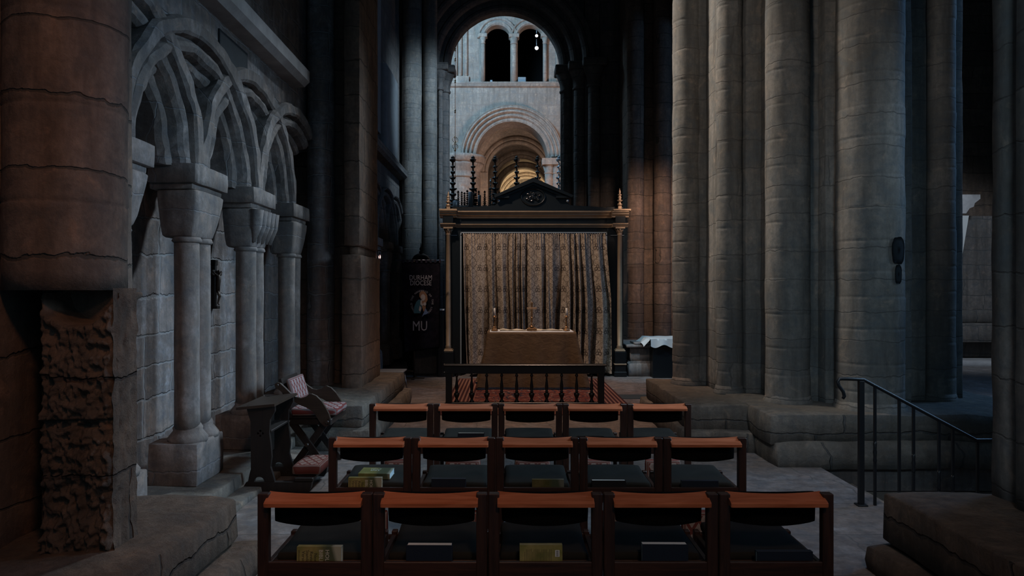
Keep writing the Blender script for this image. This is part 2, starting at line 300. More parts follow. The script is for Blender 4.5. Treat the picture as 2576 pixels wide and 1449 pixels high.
# ------------------------------------------------------------------ mesh helpers
def Wp(px, py, Y): return Vector(((px-1279)*Y/F, Y, H-(py-730)*Y/F))
def tag(o, label=None, cat=None, group=None, kind=None):
    if label: o['label'] = label
    if cat: o['category'] = cat
    if group: o['group'] = group
    if kind: o['kind'] = kind
    return o
def empty(name, loc, label, cat, group=None, rz=0):
    o = bpy.data.objects.new(name, None); C.objects.link(o); o.location = loc; o.rotation_euler = (0, 0, rz)
    o.empty_display_size = .1
    return tag(o, label, cat, group)
def copy_tree(o, parent=None):
    c = o.copy(); C.objects.link(c); c.parent = parent
    for ch in list(o.children): copy_tree(ch, c)
    return c
class MB:
    def __init__(s): s.bm = bmesh.new()
    def quadgrid(s, f, nu, nv, closeu=False, uvf=None, smooth=True):
        bm = s.bm; V = [[bm.verts.new(f(i/nu, j/nv)) for j in range(nv+1)] for i in range(nu if closeu else nu+1)]
        uvl = bm.loops.layers.uv.verify() if uvf else None
        for i in range(nu):
            for j in range(nv):
                i2 = (i+1) % nu if closeu else i+1
                try: fc = bm.faces.new((V[i][j], V[i2][j], V[i2][j+1], V[i][j+1]))
                except ValueError: continue
                fc.smooth = smooth
                if uvf:
                    for lp, (a, b) in zip(fc.loops, ((i, j), (i+1, j), (i+1, j+1), (i, j+1))): lp[uvl].uv = uvf(a/nu, b/nv)
        return V
    def box(s, x0, x1, y0, y1, z0, z1, bev=0, seg=1, mat=None):
        r = bmesh.ops.create_cube(s.bm, size=1)
        for v in r['verts']: v.co = Vector(((x0+x1)/2+v.co.x*(x1-x0), (y0+y1)/2+v.co.y*(y1-y0), (z0+z1)/2+v.co.z*(z1-z0)))
        if mat is not None:
            for v in r['verts']: v.co = mat @ v.co
        if bev:
            es = {e for v in r['verts'] for e in v.link_edges}
            bmesh.ops.bevel(s.bm, geom=list(es), offset=bev, segments=seg, affect='EDGES', profile=.7)
        return s
    def rbox(s, x0, x1, y0, y1, z0, z1, r=.02, step=.1, amp=.008, sc=2.5, mat=None, zf=None):
        """rounded, gridded box with noise-worn faces"""
        bm = s.bm; L = (x1-x0, y1-y0, z1-z0); o0 = (x0, y0, z0)
        N = [max(2, min(60, int(l/step))) for l in L]; r = min(r, min(L)/2-1e-4); cache = {}
        def coord(k, i):
            l = L[k]; n = N[k]
            if i == 0: t = 0
            elif i == n: t = l
            else: t = r*.35+(l-2*r*.35)*(i-1)/(n-2) if n > 2 else l/2
            return o0[k]+t
        def vert(i, j, k):
            if (i, j, k) in cache: return cache[(i, j, k)]
            p = Vector((coord(0, i), coord(1, j), coord(2, k)))
            q = Vector([max(o0[a]+r, min(o0[a]+L[a]-r, p[a])) for a in range(3)]); d = p-q
            if d.length > 1e-9: p = q+d.normalized()*r
            if amp:
                w = p if mat is None else mat @ p
                nz = noise.noise_vector(w*sc)*amp+noise.noise_vector(w*sc*4+Vector((9, 3, 1)))*amp*.45
                p = p+nz
            if zf: p = zf(p)
            v = bm.verts.new(p if mat is None else mat @ p); cache[(i, j, k)] = v; return v
        def face(a):
            f = bm.faces.new(a); f.smooth = True
        for i in range(N[0]):
            for j in range(N[1]):
                face((vert(i, j, 0), vert(i, j+1, 0), vert(i+1, j+1, 0), vert(i+1, j, 0)))
                face((vert(i, j, N[2]), vert(i+1, j, N[2]), vert(i+1, j+1, N[2]), vert(i, j+1, N[2])))
        for i in range(N[0]):
            for k in range(N[2]):
                face((vert(i, 0, k), vert(i+1, 0, k), vert(i+1, 0, k+1), vert(i, 0, k+1)))
                face((vert(i, N[1], k), vert(i, N[1], k+1), vert(i+1, N[1], k+1), vert(i+1, N[1], k)))
        for j in range(N[1]):
            for k in range(N[2]):
                face((vert(0, j, k), vert(0, j, k+1), vert(0, j+1, k+1), vert(0, j+1, k)))
                face((vert(N[0], j, k), vert(N[0], j+1, k), vert(N[0], j+1, k+1), vert(N[0], j, k+1)))
        return s
    def lathe(s, prof, c=(0, 0, 0), seg=20, mat=None, amp=0, sc=3, smooth=True, scale=(1, 1)):
        bm = s.bm; rings = []; c = Vector(c)
        for (r, z) in prof:
            ring = []
            for k in range(seg):
                a = 2*PI*k/seg; rr = max(r, 1e-4)
                p = c+Vector((rr*math.cos(a)*scale[0], rr*math.sin(a)*scale[1], z))
                if amp: p += Vector((math.cos(a), math.sin(a), 0))*(noise.noise(p*sc)*amp+noise.noise(p*sc*4)*amp*.5)
                if mat is not None: p = mat @ p
                ring.append(bm.verts.new(p))
            rings.append(ring)
        for a, b in zip(rings, rings[1:]):
            for k in range(seg):
                f = bm.faces.new((a[k], a[(k+1) % seg], b[(k+1) % seg], b[k])); f.smooth = smooth
        bm.faces.new(rings[0][::-1]); bm.faces.new(rings[-1]); return s
    def shaft(s, c, r, z0, z1, seg=28, step=.11, amp=.008, course=.36, seed=0):
        rnd = random.Random(seed); prof = []; z = z0; nxt = z0+course*rnd.uniform(.7, 1.2); off = 0
        while z < z1:
            if z+step >= nxt-.04 and nxt < z1-.05:
                prof += [(r+off, nxt-.035), (r+off, nxt-.010), (r+off-.005, nxt-.002)]; off = rnd.uniform(-.0025, .0025); prof += [(r+off, nxt+.008), (r+off, nxt+.030)]
                z = nxt+.06; nxt = nxt+course*rnd.uniform(.75, 1.2)
            else: prof.append((r+off, z)); z += step
        prof.append((r+off, z1)); return s.lathe(prof, c, seg, amp=amp, sc=2.2)
    def tube(s, pts, rad, seg=10, smooth=True, flat=None):
        pts = [Vector(p) for p in pts]; n = len(pts); rad = rad if isinstance(rad, (list, tuple)) else [rad]*n
        bm = s.bm; rings = []; up = None
        for i, p in enumerate(pts):
            t = (pts[min(i+1, n-1)]-pts[max(i-1, 0)]).normalized()
            if up is None: up = Vector((0, 0, 1)) if abs(t.z) < .9 else Vector((0, 1, 0))
            a = t.cross(up).normalized(); b = a.cross(t).normalized(); up = b
            rings.append([bm.verts.new(p+(a*math.cos(2*PI*k/seg)+b*math.sin(2*PI*k/seg)*(flat or 1))*rad[i]) for k in range(seg)])
        for a, b in zip(rings, rings[1:]):
            for k in range(seg):
                f = bm.faces.new((a[k], a[(k+1) % seg], b[(k+1) % seg], b[k])); f.smooth = smooth
        bm.faces.new(rings[0][::-1]); bm.faces.new(rings[-1]); return s
    def prism(s, poly, axis, a, b, holes=()):
        """extrude polygon (2D) from a to b along axis; poly coordinates are the other two axes in order"""
        def P(q, t):
            return {'x': Vector((t, q[0], q[1])), 'y': Vector((q[0], t, q[1])), 'z': Vector((q[0], q[1], t))}[axis]
        loops = [list(poly)]+[list(h) for h in holes]; bm = s.bm
        flat = [q for l in loops for q in l]
        tris = tessellate_polygon([[Vector((q[0], q[1], 0)) for q in l] for l in loops])
        A = [bm.verts.new(P(q, a)) for q in flat]; B = [bm.verts.new(P(q, b)) for q in flat]
        fs = []
        if len(loops) == 1 and len(poly) < 30:
            try: fs += [bm.faces.new(A), bm.faces.new(B[::-1])]
            except ValueError: pass
        else:
            for t in tris:
                try: fs += [bm.faces.new([A[i] for i in t]), bm.faces.new([B[i] for i in t][::-1])]
                except ValueError: pass
        k = 0
        for l in loops:
            n = len(l)
            for i in range(n):
                j = (i+1) % n; fs.append(bm.faces.new((A[k+i], B[k+i], B[k+j], A[k+j])))
            k += n
        return s
    def arch(s, c, prof, plane='YZ', a0=0, a1=PI, seg=40, sv=1.0, sh=1.0, amp=0, sc=3):
        """sweep a closed profile of (radius, depth) points round an arch; depth is world X for YZ, world Y for XZ"""
        bm = s.bm; rings = []
        for i in range(seg+1):
            a = a0+(a1-a0)*i/seg; ring = []
            for (r, d) in prof:
                h, v = r*math.cos(a)*sh, r*math.sin(a)*sv
                p = Vector((d, c[0]+h, c[1]+v)) if plane == 'YZ' else Vector((c[0]+h, d, c[1]+v))
                if amp: p += noise.noise_vector(p*sc)*amp+noise.noise_vector(p*sc*3.3)*amp*.5
                ring.append(bm.verts.new(p))
            rings.append(ring)
        n = len(prof)
        for a, b in zip(rings, rings[1:]):
            for k in range(n): bm.faces.new((a[k], a[(k+1) % n], b[(k+1) % n], b[k]))
        bm.faces.new(rings[0][::-1]); bm.faces.new(rings[-1]); return s
    def build(s, name, mat, parent=None, origin=None, loc=None):
        bm = s.bm
        bmesh.ops.recalc_face_normals(bm, faces=bm.faces)
        if origin is None and parent is not None and loc is None: origin = parent.get('_o', None)
        if origin is not None:
            ov = Vector(origin)
            for v in bm.verts: v.co -= ov
        me = bpy.data.meshes.new(name); bm.to_mesh(me); bm.free(); me.materials.append(mat)
        o = bpy.data.objects.new(name, me); C.objects.link(o); o.parent = parent
        if loc is not None: o.location = loc
        elif parent is None and origin is not None: o.location = origin
        return o
def B(): return MB()
def struct(name, mb, mat, origin=(0, 0, 0)): return tag(mb.build(name, mat, None, origin), kind='structure')
def thing(name, loc, label, cat, group=None):
    o = empty(name, loc, label, cat, group); ORI[o.name] = Vector(loc); return o
ORI = {}
def part(mb, name, mat, root): return mb.build(name, mat, root, origin=ORI[root.name])
def sub(mb, name, mat, parentpart, root): return mb.build(name, mat, parentpart, origin=ORI[root.name])
def text_mesh(txt, size, mat_to, bm_into=None, align='CENTER', extrude=.0004, spacing=1.0):
    cu = bpy.data.curves.new('t', 'FONT'); cu.body = txt; cu.size = size; cu.align_x = align; cu.align_y = 'CENTER'
    cu.extrude = extrude; cu.space_character = spacing; cu.resolution_u = 2
    o = bpy.data.objects.new('t', cu); C.objects.link(o); bpy.context.view_layer.update()
    me = bpy.data.meshes.new_from_object(o.evaluated_get(bpy.context.evaluated_depsgraph_get()))
    me.transform(mat_to); bpy.data.objects.remove(o); bpy.data.curves.remove(cu)
    mb = bm_into or MB(); mb.bm.from_mesh(me); bpy.data.meshes.remove(me); return mb
def circ(cx, cy, r, n=28, a0=0, a1=2*PI, sy=1.0):
    return [(cx+r*math.cos(a0+(a1-a0)*k/n), cy+r*math.sin(a0+(a1-a0)*k/n)*sy) for k in range(n+(0 if abs(a1-a0-2*PI) < 1e-6 else 1))]
def arch_hole(cx, spring, r, z0, n=28):
    """closed loop: jambs down to z0 and a round head"""
    return [(cx-r, z0), (cx+r, z0)]+[(cx+r*math.cos(PI*k/n), spring+r*math.sin(PI*k/n)) for k in range(n+1)]

# ------------------------------------------------------------------ floor, stairs, vault
def build_floor():
    outer = [(-6, -3), (16, -3), (16, 48), (-6, 48)]
    hole = [(3.03, 5.62), (5.4, 5.62), (5.4, 7.02), (3.03, 7.02)]
    struct('floor', B().prism(outer, 'z', -.25, 0, [hole]), ST_F)
build_floor()
m = B()
for k in range(6): m.box(3.03+k*.32, 3.35+k*.32+.02, 5.6, 7.04, -1.35, -.17*(k+1), .008)
m.box(4.9, 5.42, 5.6, 7.04, -1.4, -1.2)
m.box(3.0, 5.45, 5.52, 5.62, -1.4, -.26); m.box(3.0, 5.45, 7.02, 7.12, -1.4, -.26); m.box(2.93, 3.03, 5.52, 7.12, -1.4, -.26); m.box(5.4, 5.5, 5.52, 7.12, -1.4, -.26)
t = m.build('stone_stair', ST_P, None, (3.1, 6.3, -1.3)); tag(t, 'dark stone steps sinking below the floor behind the iron railing', 'stairs')
# barrel vault over the aisle
m = B(); m.arch((.25, 7.5), [(3.75, 2.0), (3.95, 2.0), (3.95, 18.5), (3.75, 18.5)], 'XZ', seg=32); struct('ceiling', m, ST_D)
for k, yy in enumerate((9.6, 13.2, 17.2)):
    m = B(); m.arch((.25, 7.4), [(3.4, yy-.2), (3.5, yy-.28), (3.7, yy-.3), (3.8, yy-.3), (3.8, yy+.3), (3.7, yy+.3), (3.5, yy+.28), (3.4, yy+.2)], 'XZ', seg=32)
    struct('trim_%d' % (k+1), m, ST_D)
# outer shell: right aisle wall, nave wall behind camera side
struct('wall_right', B().box(12.2, 12.6, -3, 48, -.2, 12), ST_D)
m = B().box(-6.2, -5.9, -3, 48, -.2, 14); struct('wall_outer_left', m, ST_D)
struct('ceiling_aisle', B().box(3.9, 12.4, 2, 30, 10.4, 10.8), ST_D)

# ------------------------------------------------------------------ left wall and blind arcade, near bay
XB = -3.04           # recessed back of arcade
SP = 1.31; COLY = [4.72+SP*k for k in range(4)]; ZS = 2.72
def blind_wall(name, y0, y1, centres, zr=4.15):
    m = B(); m.box(XB-.4, XB, y0, y1, -.05, 12)
    # upper slab whose lower edge follows the outer union of the arches
    n = 90; ro, sv = 1.27, .90; pts = []
    for k in range(n+1):
        y = y0+(y1-y0)*k/n; z = ZS
        for c in centres:
            if abs(y-c) < ro: z = max(z, ZS+sv*math.sqrt(ro*ro-(y-c)**2))
        pts.append((y, z-.02))
    for (a, b) in zip(pts, pts[1:]):
        m.prism([a, b, (b[0], 12), (a[0], 12)], 'x', XB, -2.66)
    return m
CEN = [3.41, 4.72, 6.03, 7.34, 8.65]
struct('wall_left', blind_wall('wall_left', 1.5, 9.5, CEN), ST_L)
def arch_prof(rin, rout, xf, xb):
    d = rout-rin
    return [(rin-.03, xb), (rin-.03, xf-.16), (rin-.01, xf-.11), (rin+.03, xf-.09), (rin+.07, xf-.10), (rin+.085, xf-.13), (rin+.10, xf-.05), (rin+.12, xf-.01), (rin+.165, xf+.01), (rin+.205, xf-.01),
            (rin+.225, xf-.05), (rin+.25, xf-.055), (rin+.265, xf+.02), (rin+.29, xf+.04), (rout+.01, xf+.04), (rout+.03, xf+.0), (rout+.03, xf-.07), (rout+.03, xb)]
for k, cy in enumerate(CEN):
    a0 = 0 if k < 4 else math.acos(.60/1.2)
    xf = -2.575 if k % 2 == 0 else -2.60
    m = B(); m.arch((cy, ZS), arch_prof(.94, 1.32, xf, XB-.02), 'YZ', a0, PI, 46, sv=.90, amp=.020, sc=4.5)
    lab = ['round moulded blind arch nearest the camera, mostly behind the brown pier', 'worn round blind arch springing just behind the brown pier',
           'largest visible blind arch, rising over the first pair of wall shafts', 'middle blind arch over the second pair of wall shafts, its crown chipped',
           'farthest blind arch of the near bay, cut off by the tall wall shaft'][k]
    o = m.build('blind_arch', ST_A, None, (XB, cy, ZS)); tag(o, lab, 'arch', 'interlaced blind arches on the left wall')
def arcade_column(cy, label, group, x=-2.62, scallop=False, near=True):
    t = thing('arcade_column', (x, cy, .15), label, 'column', group)
    sd = int(cy*10)
    for s in (-1, 1):
        m = B(); m.shaft((x, cy-.09+s*.108, 0), .097, .60, 2.14, 22, .12, .005, 9, sd+s); part(m, 'shaft', ST_S, t)
    # base: plinth block with sloped top and corner
    m = B(); m.rbox(x-.26, x+.15, cy-.34, cy+.20, .15, .50, .03, .07, .008, 4); 
    for s in (-1, 1): m.lathe([(.150, .48), (.155, .52), (.13, .555), (.11, .58), (.115, .60), (.098, .63)], (x, cy-.07+s*.108, 0), 22, amp=.004)
    part(m, 'base', ST_A, t)
    # capital: necking, cushion tapering out to the abacus
    def cap(p):
        k = max(0, min(1, (p.z-2.12)/.42)); k = k**.8
        fx, fy = .72+.28*k, .66+.34*k; o = -.09*(1-k)
        return Vector((x-.03+(p.x-x+.03)*fx, cy+o+(p.y-cy)*fy, p.z))
    m = B(); m.rbox(x-.22, x+.125, cy-.30, cy+.30, 2.14, 2.54, .05, .05, .006, 5, zf=cap)
    if scallop:
        for q in range(5): m.tube([(x+.02+.06, cy-.24+q*.12, 2.20), (x+.115, cy-.24+q*.12, 2.36), (x+.13, cy-.24+q*.12, 2.52)], [.03, .06, .065], 8)
    for s in (-1, 1): m.lathe([(.102, 2.105), (.116, 2.12), (.104, 2.15)], (x, cy-.09+s*.108, 0), 20)
    part(m, 'capital', ST_A, t)
    m = B(); m.rbox(x-.26, x+.13, cy-.335, cy+.335, 2.58, 2.74, .015, .06, .006, 5); m.rbox(x-.26, x+.09, cy-.30, cy+.30, 2.53, 2.60, .02, .06, .004, 5)
    part(m, 'abacus', ST_A, t)
    return t
labs = ['pair of wall shafts mostly hidden behind the brown near pier', 'coupled pair of wall shafts nearest in view, on a chipped block base',
        'coupled wall shafts with scalloped capital behind the prayer desk', 'coupled wall shafts beside the tall wall shaft, beyond the cross-legged chair']
for k, cy in enumerate(COLY): arcade_column(cy, labs[k], 'coupled shafts of the near blind arcade', scallop=(k == 2))
m = B(); m.rbox(-3.1, -2.27, 3.8, 9.6, 0, .155, .03, .1, .012, 3); m.rbox(-2.95, -2.10, 4.6, 9.6, -.02, .05, .02, .12, .006, 3)
o = m.build('stone_bench', ST_P, None, (-2.5, 6, 0)); tag(o, 'low worn stone bench running along the foot of the left wall', 'bench')
m = B(); m.prism([(-2.75, 4.2), (-2.50, 4.21), (-2.44, 4.27), (-2.44, 4.40), (-2.75, 4.50)], 'y', 1.5, 8.78)
struct('trim_4', m, LEDGE)
m = B(); m.box(-2.675, -2.64, 6.55, 7.25, 3.78, 4.12, .006); o = m.build('wall_tablet', SLATE, None, (-2.66, 6.9, 3.95)); tag(o, 'blank dark slate tablet fixed under the pale ledge of the left wall', 'plaque')

# crucifix
t = thing('crucifix', (-3.02, 7.33, 1.53), 'dark wooden crucifix hanging on the left wall between two pairs of shafts', 'crucifix')
m = B(); m.box(-3.04, -2.995, 7.31, 7.355, 1.53, 2.02, .004); m.box(-3.04, -2.995, 7.18, 7.48, 1.87, 1.925, .004)
m.box(-3.04, -2.99, 7.295, 7.37, 1.975, 2.03, .003); m.box(-3.04, -2.97, 7.295, 7.37, 1.53, 1.56, .003); part(m, 'cross', OAK, t)
x = -2.975
m = B(); m.tube([(x, 7.333, 1.70), (x, 7.333, 1.76), (x+.004, 7.333, 1.82), (x, 7.333, 1.865), (x, 7.333, 1.88)], [.016, .020, .024, .022, .009], 10)
m.lathe([(.003, 1.878), (.014, 1.888), (.017, 1.905), (.013, 1.922), (.003, 1.928)], (x+.006, 7.336, 0), 10)
for s in (-1, 1):
    m.tube([(x, 7.333+s*.018, 1.868), (x-.004, 7.333+s*.06, 1.885), (x-.008, 7.333+s*.12, 1.905)], [.009, .007, .005], 8)
    m.tube([(x, 7.333+s*.010, 1.71), (x+.016, 7.333+s*.010, 1.655), (x-.002, 7.333+s*.004, 1.585), (x+.012, 7.333+s*.003, 1.57)], [.013, .010, .006, .005], 8)
part(m, 'carved_figure', BRASS_D, t)

# ------------------------------------------------------------------ near left pier (brown)
t = thing('stone_pier', (-2.15, 3.6, 0), 'huge brown stone pier filling the left edge, its lower shaft hacked away', 'pier')
m = B()
m.rbox(-3.0, -1.64, 1.2, 4.40, .20, .475, .05, .07, .022, 2.5); part(m, 'plinth', ST_B, t)
m = B(); m.rbox(-3.0, -1.52, 1.0, 4.46, -.03, .19, .07, .09, .03, 2.5); part(m, 'plinth', ST_B, t)
m = B(); m.shaft((-2.235, 3.62, 0), .275, 1.72, 8, 40, .10, .010, .42, 5); part(m, 'shaft', ST_W, t)
m = B(); m.rbox(-3.1, -2.12, 3.75, 4.05, .45, 8, .03, .14, .010, 2); m.rbox(-3.1, -2.28, 3.95, 4.36, .45, 8, .03, .14, .010, 2); m.rbox(-3.3, -2.44, 3.30, 3.9, .45, 8, .03, .14, .01, 2)
m.shaft((-2.66, 3.28, 0), .16, .45, 8, 24, .12, .01, .42, 8); part(m, 'core', ST_W, t)
# hacked block with hollow
def hack(u, v):
    X = -2.235+u*.345; Z = .44+v*1.29
    Y = 3.40+.02*noise.noise(Vector((X*3, 1, Z*3)))
    Y += .045*abs(noise.noise(Vector((X*13, 4, Z*15))))+.022*noise.noise(Vector((X*34+Z*6, 2, Z*22)))+.014*noise.noise(Vector((X*70, 2, Z*50)))+.03*noise.noise(Vector((X*5, 8, Z*5)))
    if abs(Z-1.08) < .02: Y += .03
    d = ((X+2.06)/.17)**2+((Z-1.715)/.17)**2
    if Z < 1.715 and d < 1: Y += .34*min(1, (1-d)*2.2)
    if v > .985: Y += .16
    e = min(u, 1-u)
    if e < .04: Y += (.04-e)*1.0
    return Vector((X, Y, Z))
m = B(); m.quadgrid(hack, 90, 180)
m.box(-2.235, -1.90, 3.60, 3.64, .44, 1.73); m.box(-2.235, -2.09, 3.64, 3.95, .44, 1.73); m.quadgrid(lambda u, v: Vector((-1.890+.016*noise.noise(Vector((u*9, v*16, 3)))+.006*noise.noise(Vector((u*30, v*50, 3))), 3.42+u*.22, .44+v*1.29)), 10, 60)
m.quadgrid(lambda u, v: Vector((-2.235, 3.43+u*.4, .44+v*1.29)), 4, 6)
part(m, 'hacked_block', ST_B, t)

# ------------------------------------------------------------------ left pier at the far end of the near bay
t = thing('stone_pier', (-2.1, 9.9, 0), 'tall brown pier standing left of the grey chair and banner', 'pier')
m = B(); m.rbox(-3.0, -1.57, 7.72+1.0, 10.9, .22, .48, .05, .09, .02, 2.5); m.rbox(-2.2, -1.57, 7.75, 9.0, .22, .48, .05, .09, .02, 2.5); part(m, 'plinth', ST_P, t)
m = B(); m.rbox(-2.3, -1.47, 7.62, 11.0, -.03, .23, .06, .09, .02, 2.5); part(m, 'plinth', ST_P, t)
m = B(); m.shaft((-2.47, 9.42, 0), .175, .15, 9, 28, .11, .009, .40, 11); part(m, 'shaft', ST_L, t)
m = B(); m.rbox(-3.0, -2.02, 9.62, 11.0, .2, 9, .02, .14, .010, 2); part(m, 'core', ST_W, t)
m = B(); m.rbox(-2.10, -1.90, 9.14, 10.42, 2.28, 9, .02, .14, .009, 2); m.rbox(-2.12, -1.87, 9.08, 10.46, .45, 2.18, .03, .10, .012, 2); m.rbox(-2.05, -1.93, 9.2, 10.42, 2.15, 2.32, .02, .1, .006); part(m, 'pilaster', ST_W, t)
# lantern on the pier
lx, ly = -1.98, 11.0
t = thing('wall_lantern', (lx, ly, 2.15), 'small lit lantern on a bracket beside the brown pier', 'lantern')
m = B(); m.tube([(-2.05, 11.0, 2.15), (lx, ly, 2.15), (lx+.0, ly-.02, 2.30)], .008, 8); m.tube([(lx-.06, ly, 2.12), (lx+.04, ly, 2.12)], .008, 6); m.box(lx-.035, lx+.035, ly-.035, ly+.035, 2.17, 2.18); m.box(lx-.035, lx+.035, ly-.035, ly+.035, 2.32, 2.335)
for sx in (-1, 1):
    for sy in (-1, 1): m.tube([(lx+sx*.033, ly+sy*.033, 2.18), (lx+sx*.033, ly+sy*.033, 2.32)], .004, 6)
part(m, 'frame', IRON, t)
m = B(); m.lathe([(.004, 2.20), (.015, 2.215), (.016, 2.24), (.004, 2.27)], (lx, ly, 0), 10); part(m, 'flame_bulb', LAMPP, t)

# ------------------------------------------------------------------ far left bay
CF = [12.6, 13.91, 15.22, 16.53]
XB_save = XB
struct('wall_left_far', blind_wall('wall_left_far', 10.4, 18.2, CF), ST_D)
for k, cy in enumerate(CF[1:]):
    m = B(); m.arch((cy, ZS), arch_prof(.99, 1.28, -2.575 if k % 2 else -2.60, XB-.02), 'YZ', 0, PI, 30, sv=.9, amp=.012)
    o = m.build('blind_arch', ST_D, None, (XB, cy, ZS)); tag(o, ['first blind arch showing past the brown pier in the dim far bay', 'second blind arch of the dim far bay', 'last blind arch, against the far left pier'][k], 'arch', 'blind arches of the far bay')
for k, cy in enumerate(CF[1:3]+[16.53]): arcade_column(cy, ['dim coupled shafts just past the lit lantern', 'dim coupled shafts left of the purple banner', 'dim coupled shafts next to the far left pier'][k], 'coupled shafts of the far blind arcade')
m = B(); m.prism([(-2.75, 4.38), (-2.50, 4.40), (-2.44, 4.45), (-2.44, 4.58), (-2.75, 4.66)], 'y', 10.8, 17.4); struct('trim_5', m, ST_D)
m = B(); m.box(-2.68, -2.60, 13.2, 14.6, 4.9, 9, .01); m.rbox(-2.7, -2.5, 14.7, 16.2, 4.66, 6.4, .02, .2, .01); struct('trim_6', m, PLASTER)
# far left pier
t = thing('stone_pier', (-2.2, 17.6, 0), 'slender clustered pier behind the banner, left of the gilt altar frame', 'pier')
m = B(); m.shaft((-2.36, 17.5, 0), .24, 0, 10, 28, .14, .009, .42, 21); part(m, 'shaft', ST_R, t)
m = B(); m.shaft((-1.93, 17.6, 0), .175, 0, 10, 28, .14, .009, .42, 22); part(m, 'shaft', ST_R, t)
m = B(); m.rbox(-3.0, -2.15, 17.6, 18.3, 0, 10, .02, .2, .01); m.rbox(-2.6, -1.80, 17.75, 18.3, 0, 10, .02, .2, .01); part(m, 'core', ST_R, t)

# ------------------------------------------------------------------ great arch at the end of the aisle
AX, AZ, AY = -.09, 7.43, 18.3
hole = arch_hole(AX, AZ, 1.44, 0, 40)
m = B(); m.prism([(-5.9, -.02), (AX-1.44, -.02)]+[(AX-1.44, 0.0)]+[(AX-1.44, AZ)]+[(AX+1.44*math.cos(PI-PI*k/40), AZ+1.44*math.sin(PI-PI*k/40)) for k in range(1, 40)]+[(AX+1.44, AZ), (AX+1.44, -.02), (7.0, -.02), (7.0, 14), (-5.9, 14)], 'y', AY, AY+.35)
struct('wall_back', m, ST_D)
def order(r0, r1, y0, y1, k):
    m = B(); w = r1-r0
    m.arch((AX, AZ), [(r0, y1), (r0, y0+.10), (r0+.03, y0+.05), (r0+.08, y0), (r0+.14, y0), (r0+.17, y0+.04), (r0+.20, y0+.02), (r1, y0+.02), (r1, y1)], 'XZ', 0, PI, 48, amp=.006)
    return m
for k, (r0, r1, y0) in enumerate(((1.41, 1.68, 18.22), (1.66, 1.96, 17.98), (1.94, 2.24, 17.72))):
    o = order(r0, r1, y0, 18.6, k).build('arch_order', ST_D, None, (AX, 18.2, AZ))
    tag(o, ['innermost moulded ring of the tall dark arch over the altar', 'middle moulded ring of the tall dark arch', 'outermost moulded ring of the tall dark arch'][k], 'arch', 'rings of the great arch')
def respond(x, y, r, z1, root, sgn, capz=.62):
    m = B(); m.shaft((x, y, 0), r, 0, z1-capz, 24, .16, .006, .42, int(x*31)); part(m, 'shaft', ST_D, root)
    m = B(); m.lathe([(r+.02, z1-capz-.04), (r+.035, z1-capz), (r+.01, z1-capz+.04), (r+.03, z1-.42), (r+.10, z1-.24), (r+.13, z1-.17)], (x, y, 0), 24)
    m.box(x-r-.15, x+r+.15, y-r-.15, y+r+.15, z1-.18, z1, .02); part(m, 'capital', ST_D, root)
t = thing('arch_respond', (1.6, 18, 0), 'dark clustered shafts carrying the right side of the great arch', 'column')
respond(1.50, 18.38, .16, AZ, t, 1); respond(1.80, 18.08, .15, AZ, t, 1); respond(2.13, 17.80, .15, AZ, t, 1)
m = B(); m.rbox(1.62, 2.0, 18.2, 18.6, 0, AZ, .02, .3, .008); m.rbox(1.92, 3.2, 17.95, 18.9, 0, AZ+2, .02, .3, .008); m.rbox(2.28, 2.9, 17.72, 18.6, 0, 10, .02, .3, .008); part(m, 'core', ST_D, t)
t = thing('arch_respond', (-1.7, 18, 0), 'shadowed shafts carrying the left side of the great arch', 'column')
respond(-1.64, 18.38, .13, AZ, t, -1); respond(-1.72, 18.1, .06, AZ, t, -1)
m = B(); m.rbox(-2.4, -1.74, 18.12, 18.6, 0, AZ, .02, .3, .008); m.rbox(-1.80, -1.56, 18.40, 18.75, 0, AZ-.6, .01, .2, .006); part(m, 'core', ST_R, t)

# pier right of altar frame (warm lit)
t = thing('stone_pier', (3.2, 16.3, 0), 'warm lit clustered pier behind the stone tomb, right of the gilt altar frame', 'pier')
m = B(); m.shaft((2.86, 16.1, 0), .19, 0, 10, 26, .14, .007, .36, 31); part(m, 'shaft', ST_W, t)
m = B(); m.shaft((3.42, 15.9, 0), .19, 0, 10, 26, .14, .007, .36, 32); part(m, 'shaft', ST_W, t)
m = B(); m.rbox(3.0, 3.3, 16.15, 16.8, 0, 10, .02, .2, .008); m.rbox(3.5, 4.3, 15.9, 16.8, 0, 10, .02, .2, .008); m.rbox(2.75, 3.2, 16.3, 17.8, 0, 10, .02, .2, .008); part(m, 'core', ST_W, t)

# ------------------------------------------------------------------ great compound pier on the right
t = thing('stone_pier', (3.4, 8.6, 0), 'massive grey compound pier of clustered shafts on the right', 'pier')
m = B(); m.rbox(1.93, 2.75, 7.70, 10.1, .20, .485, .05, .09, .018, 2.5); m.rbox(2.56, 5.6, 7.02, 10.4, .20, .50, .05, .10, .018, 2.5); part(m, 'plinth', ST_P, t)
m = B(); m.rbox(1.86, 2.75, 7.55, 10.2, -.03, .22, .06, .09, .022, 2.5); m.rbox(2.60, 5.7, 6.98, 10.5, -.03, .24, .05, .10, .018, 2.5, zf=lambda p: Vector((p.x, p.y-.05*(1 if p.z < .17 else 0), p.z))); part(m, 'plinth', ST_P, t)
for i, (x, y, r) in enumerate(((2.36, 9.45, .19), (2.66, 8.62, .155), (3.09, 7.92, .235), (3.76, 7.45, .325), (4.80, 7.98, .165))):
    m = B(); m.shaft((x, y, 0), r, .45, 10, 36, .10, .009, .34, 40+i)
    m.lathe([(r+.03, .46), (r+.03, .50), (r+.01, .54), (r, .58)], (x, y, 0), 36, amp=.01)
    part(m, 'shaft', ST_R, t)
m = B()
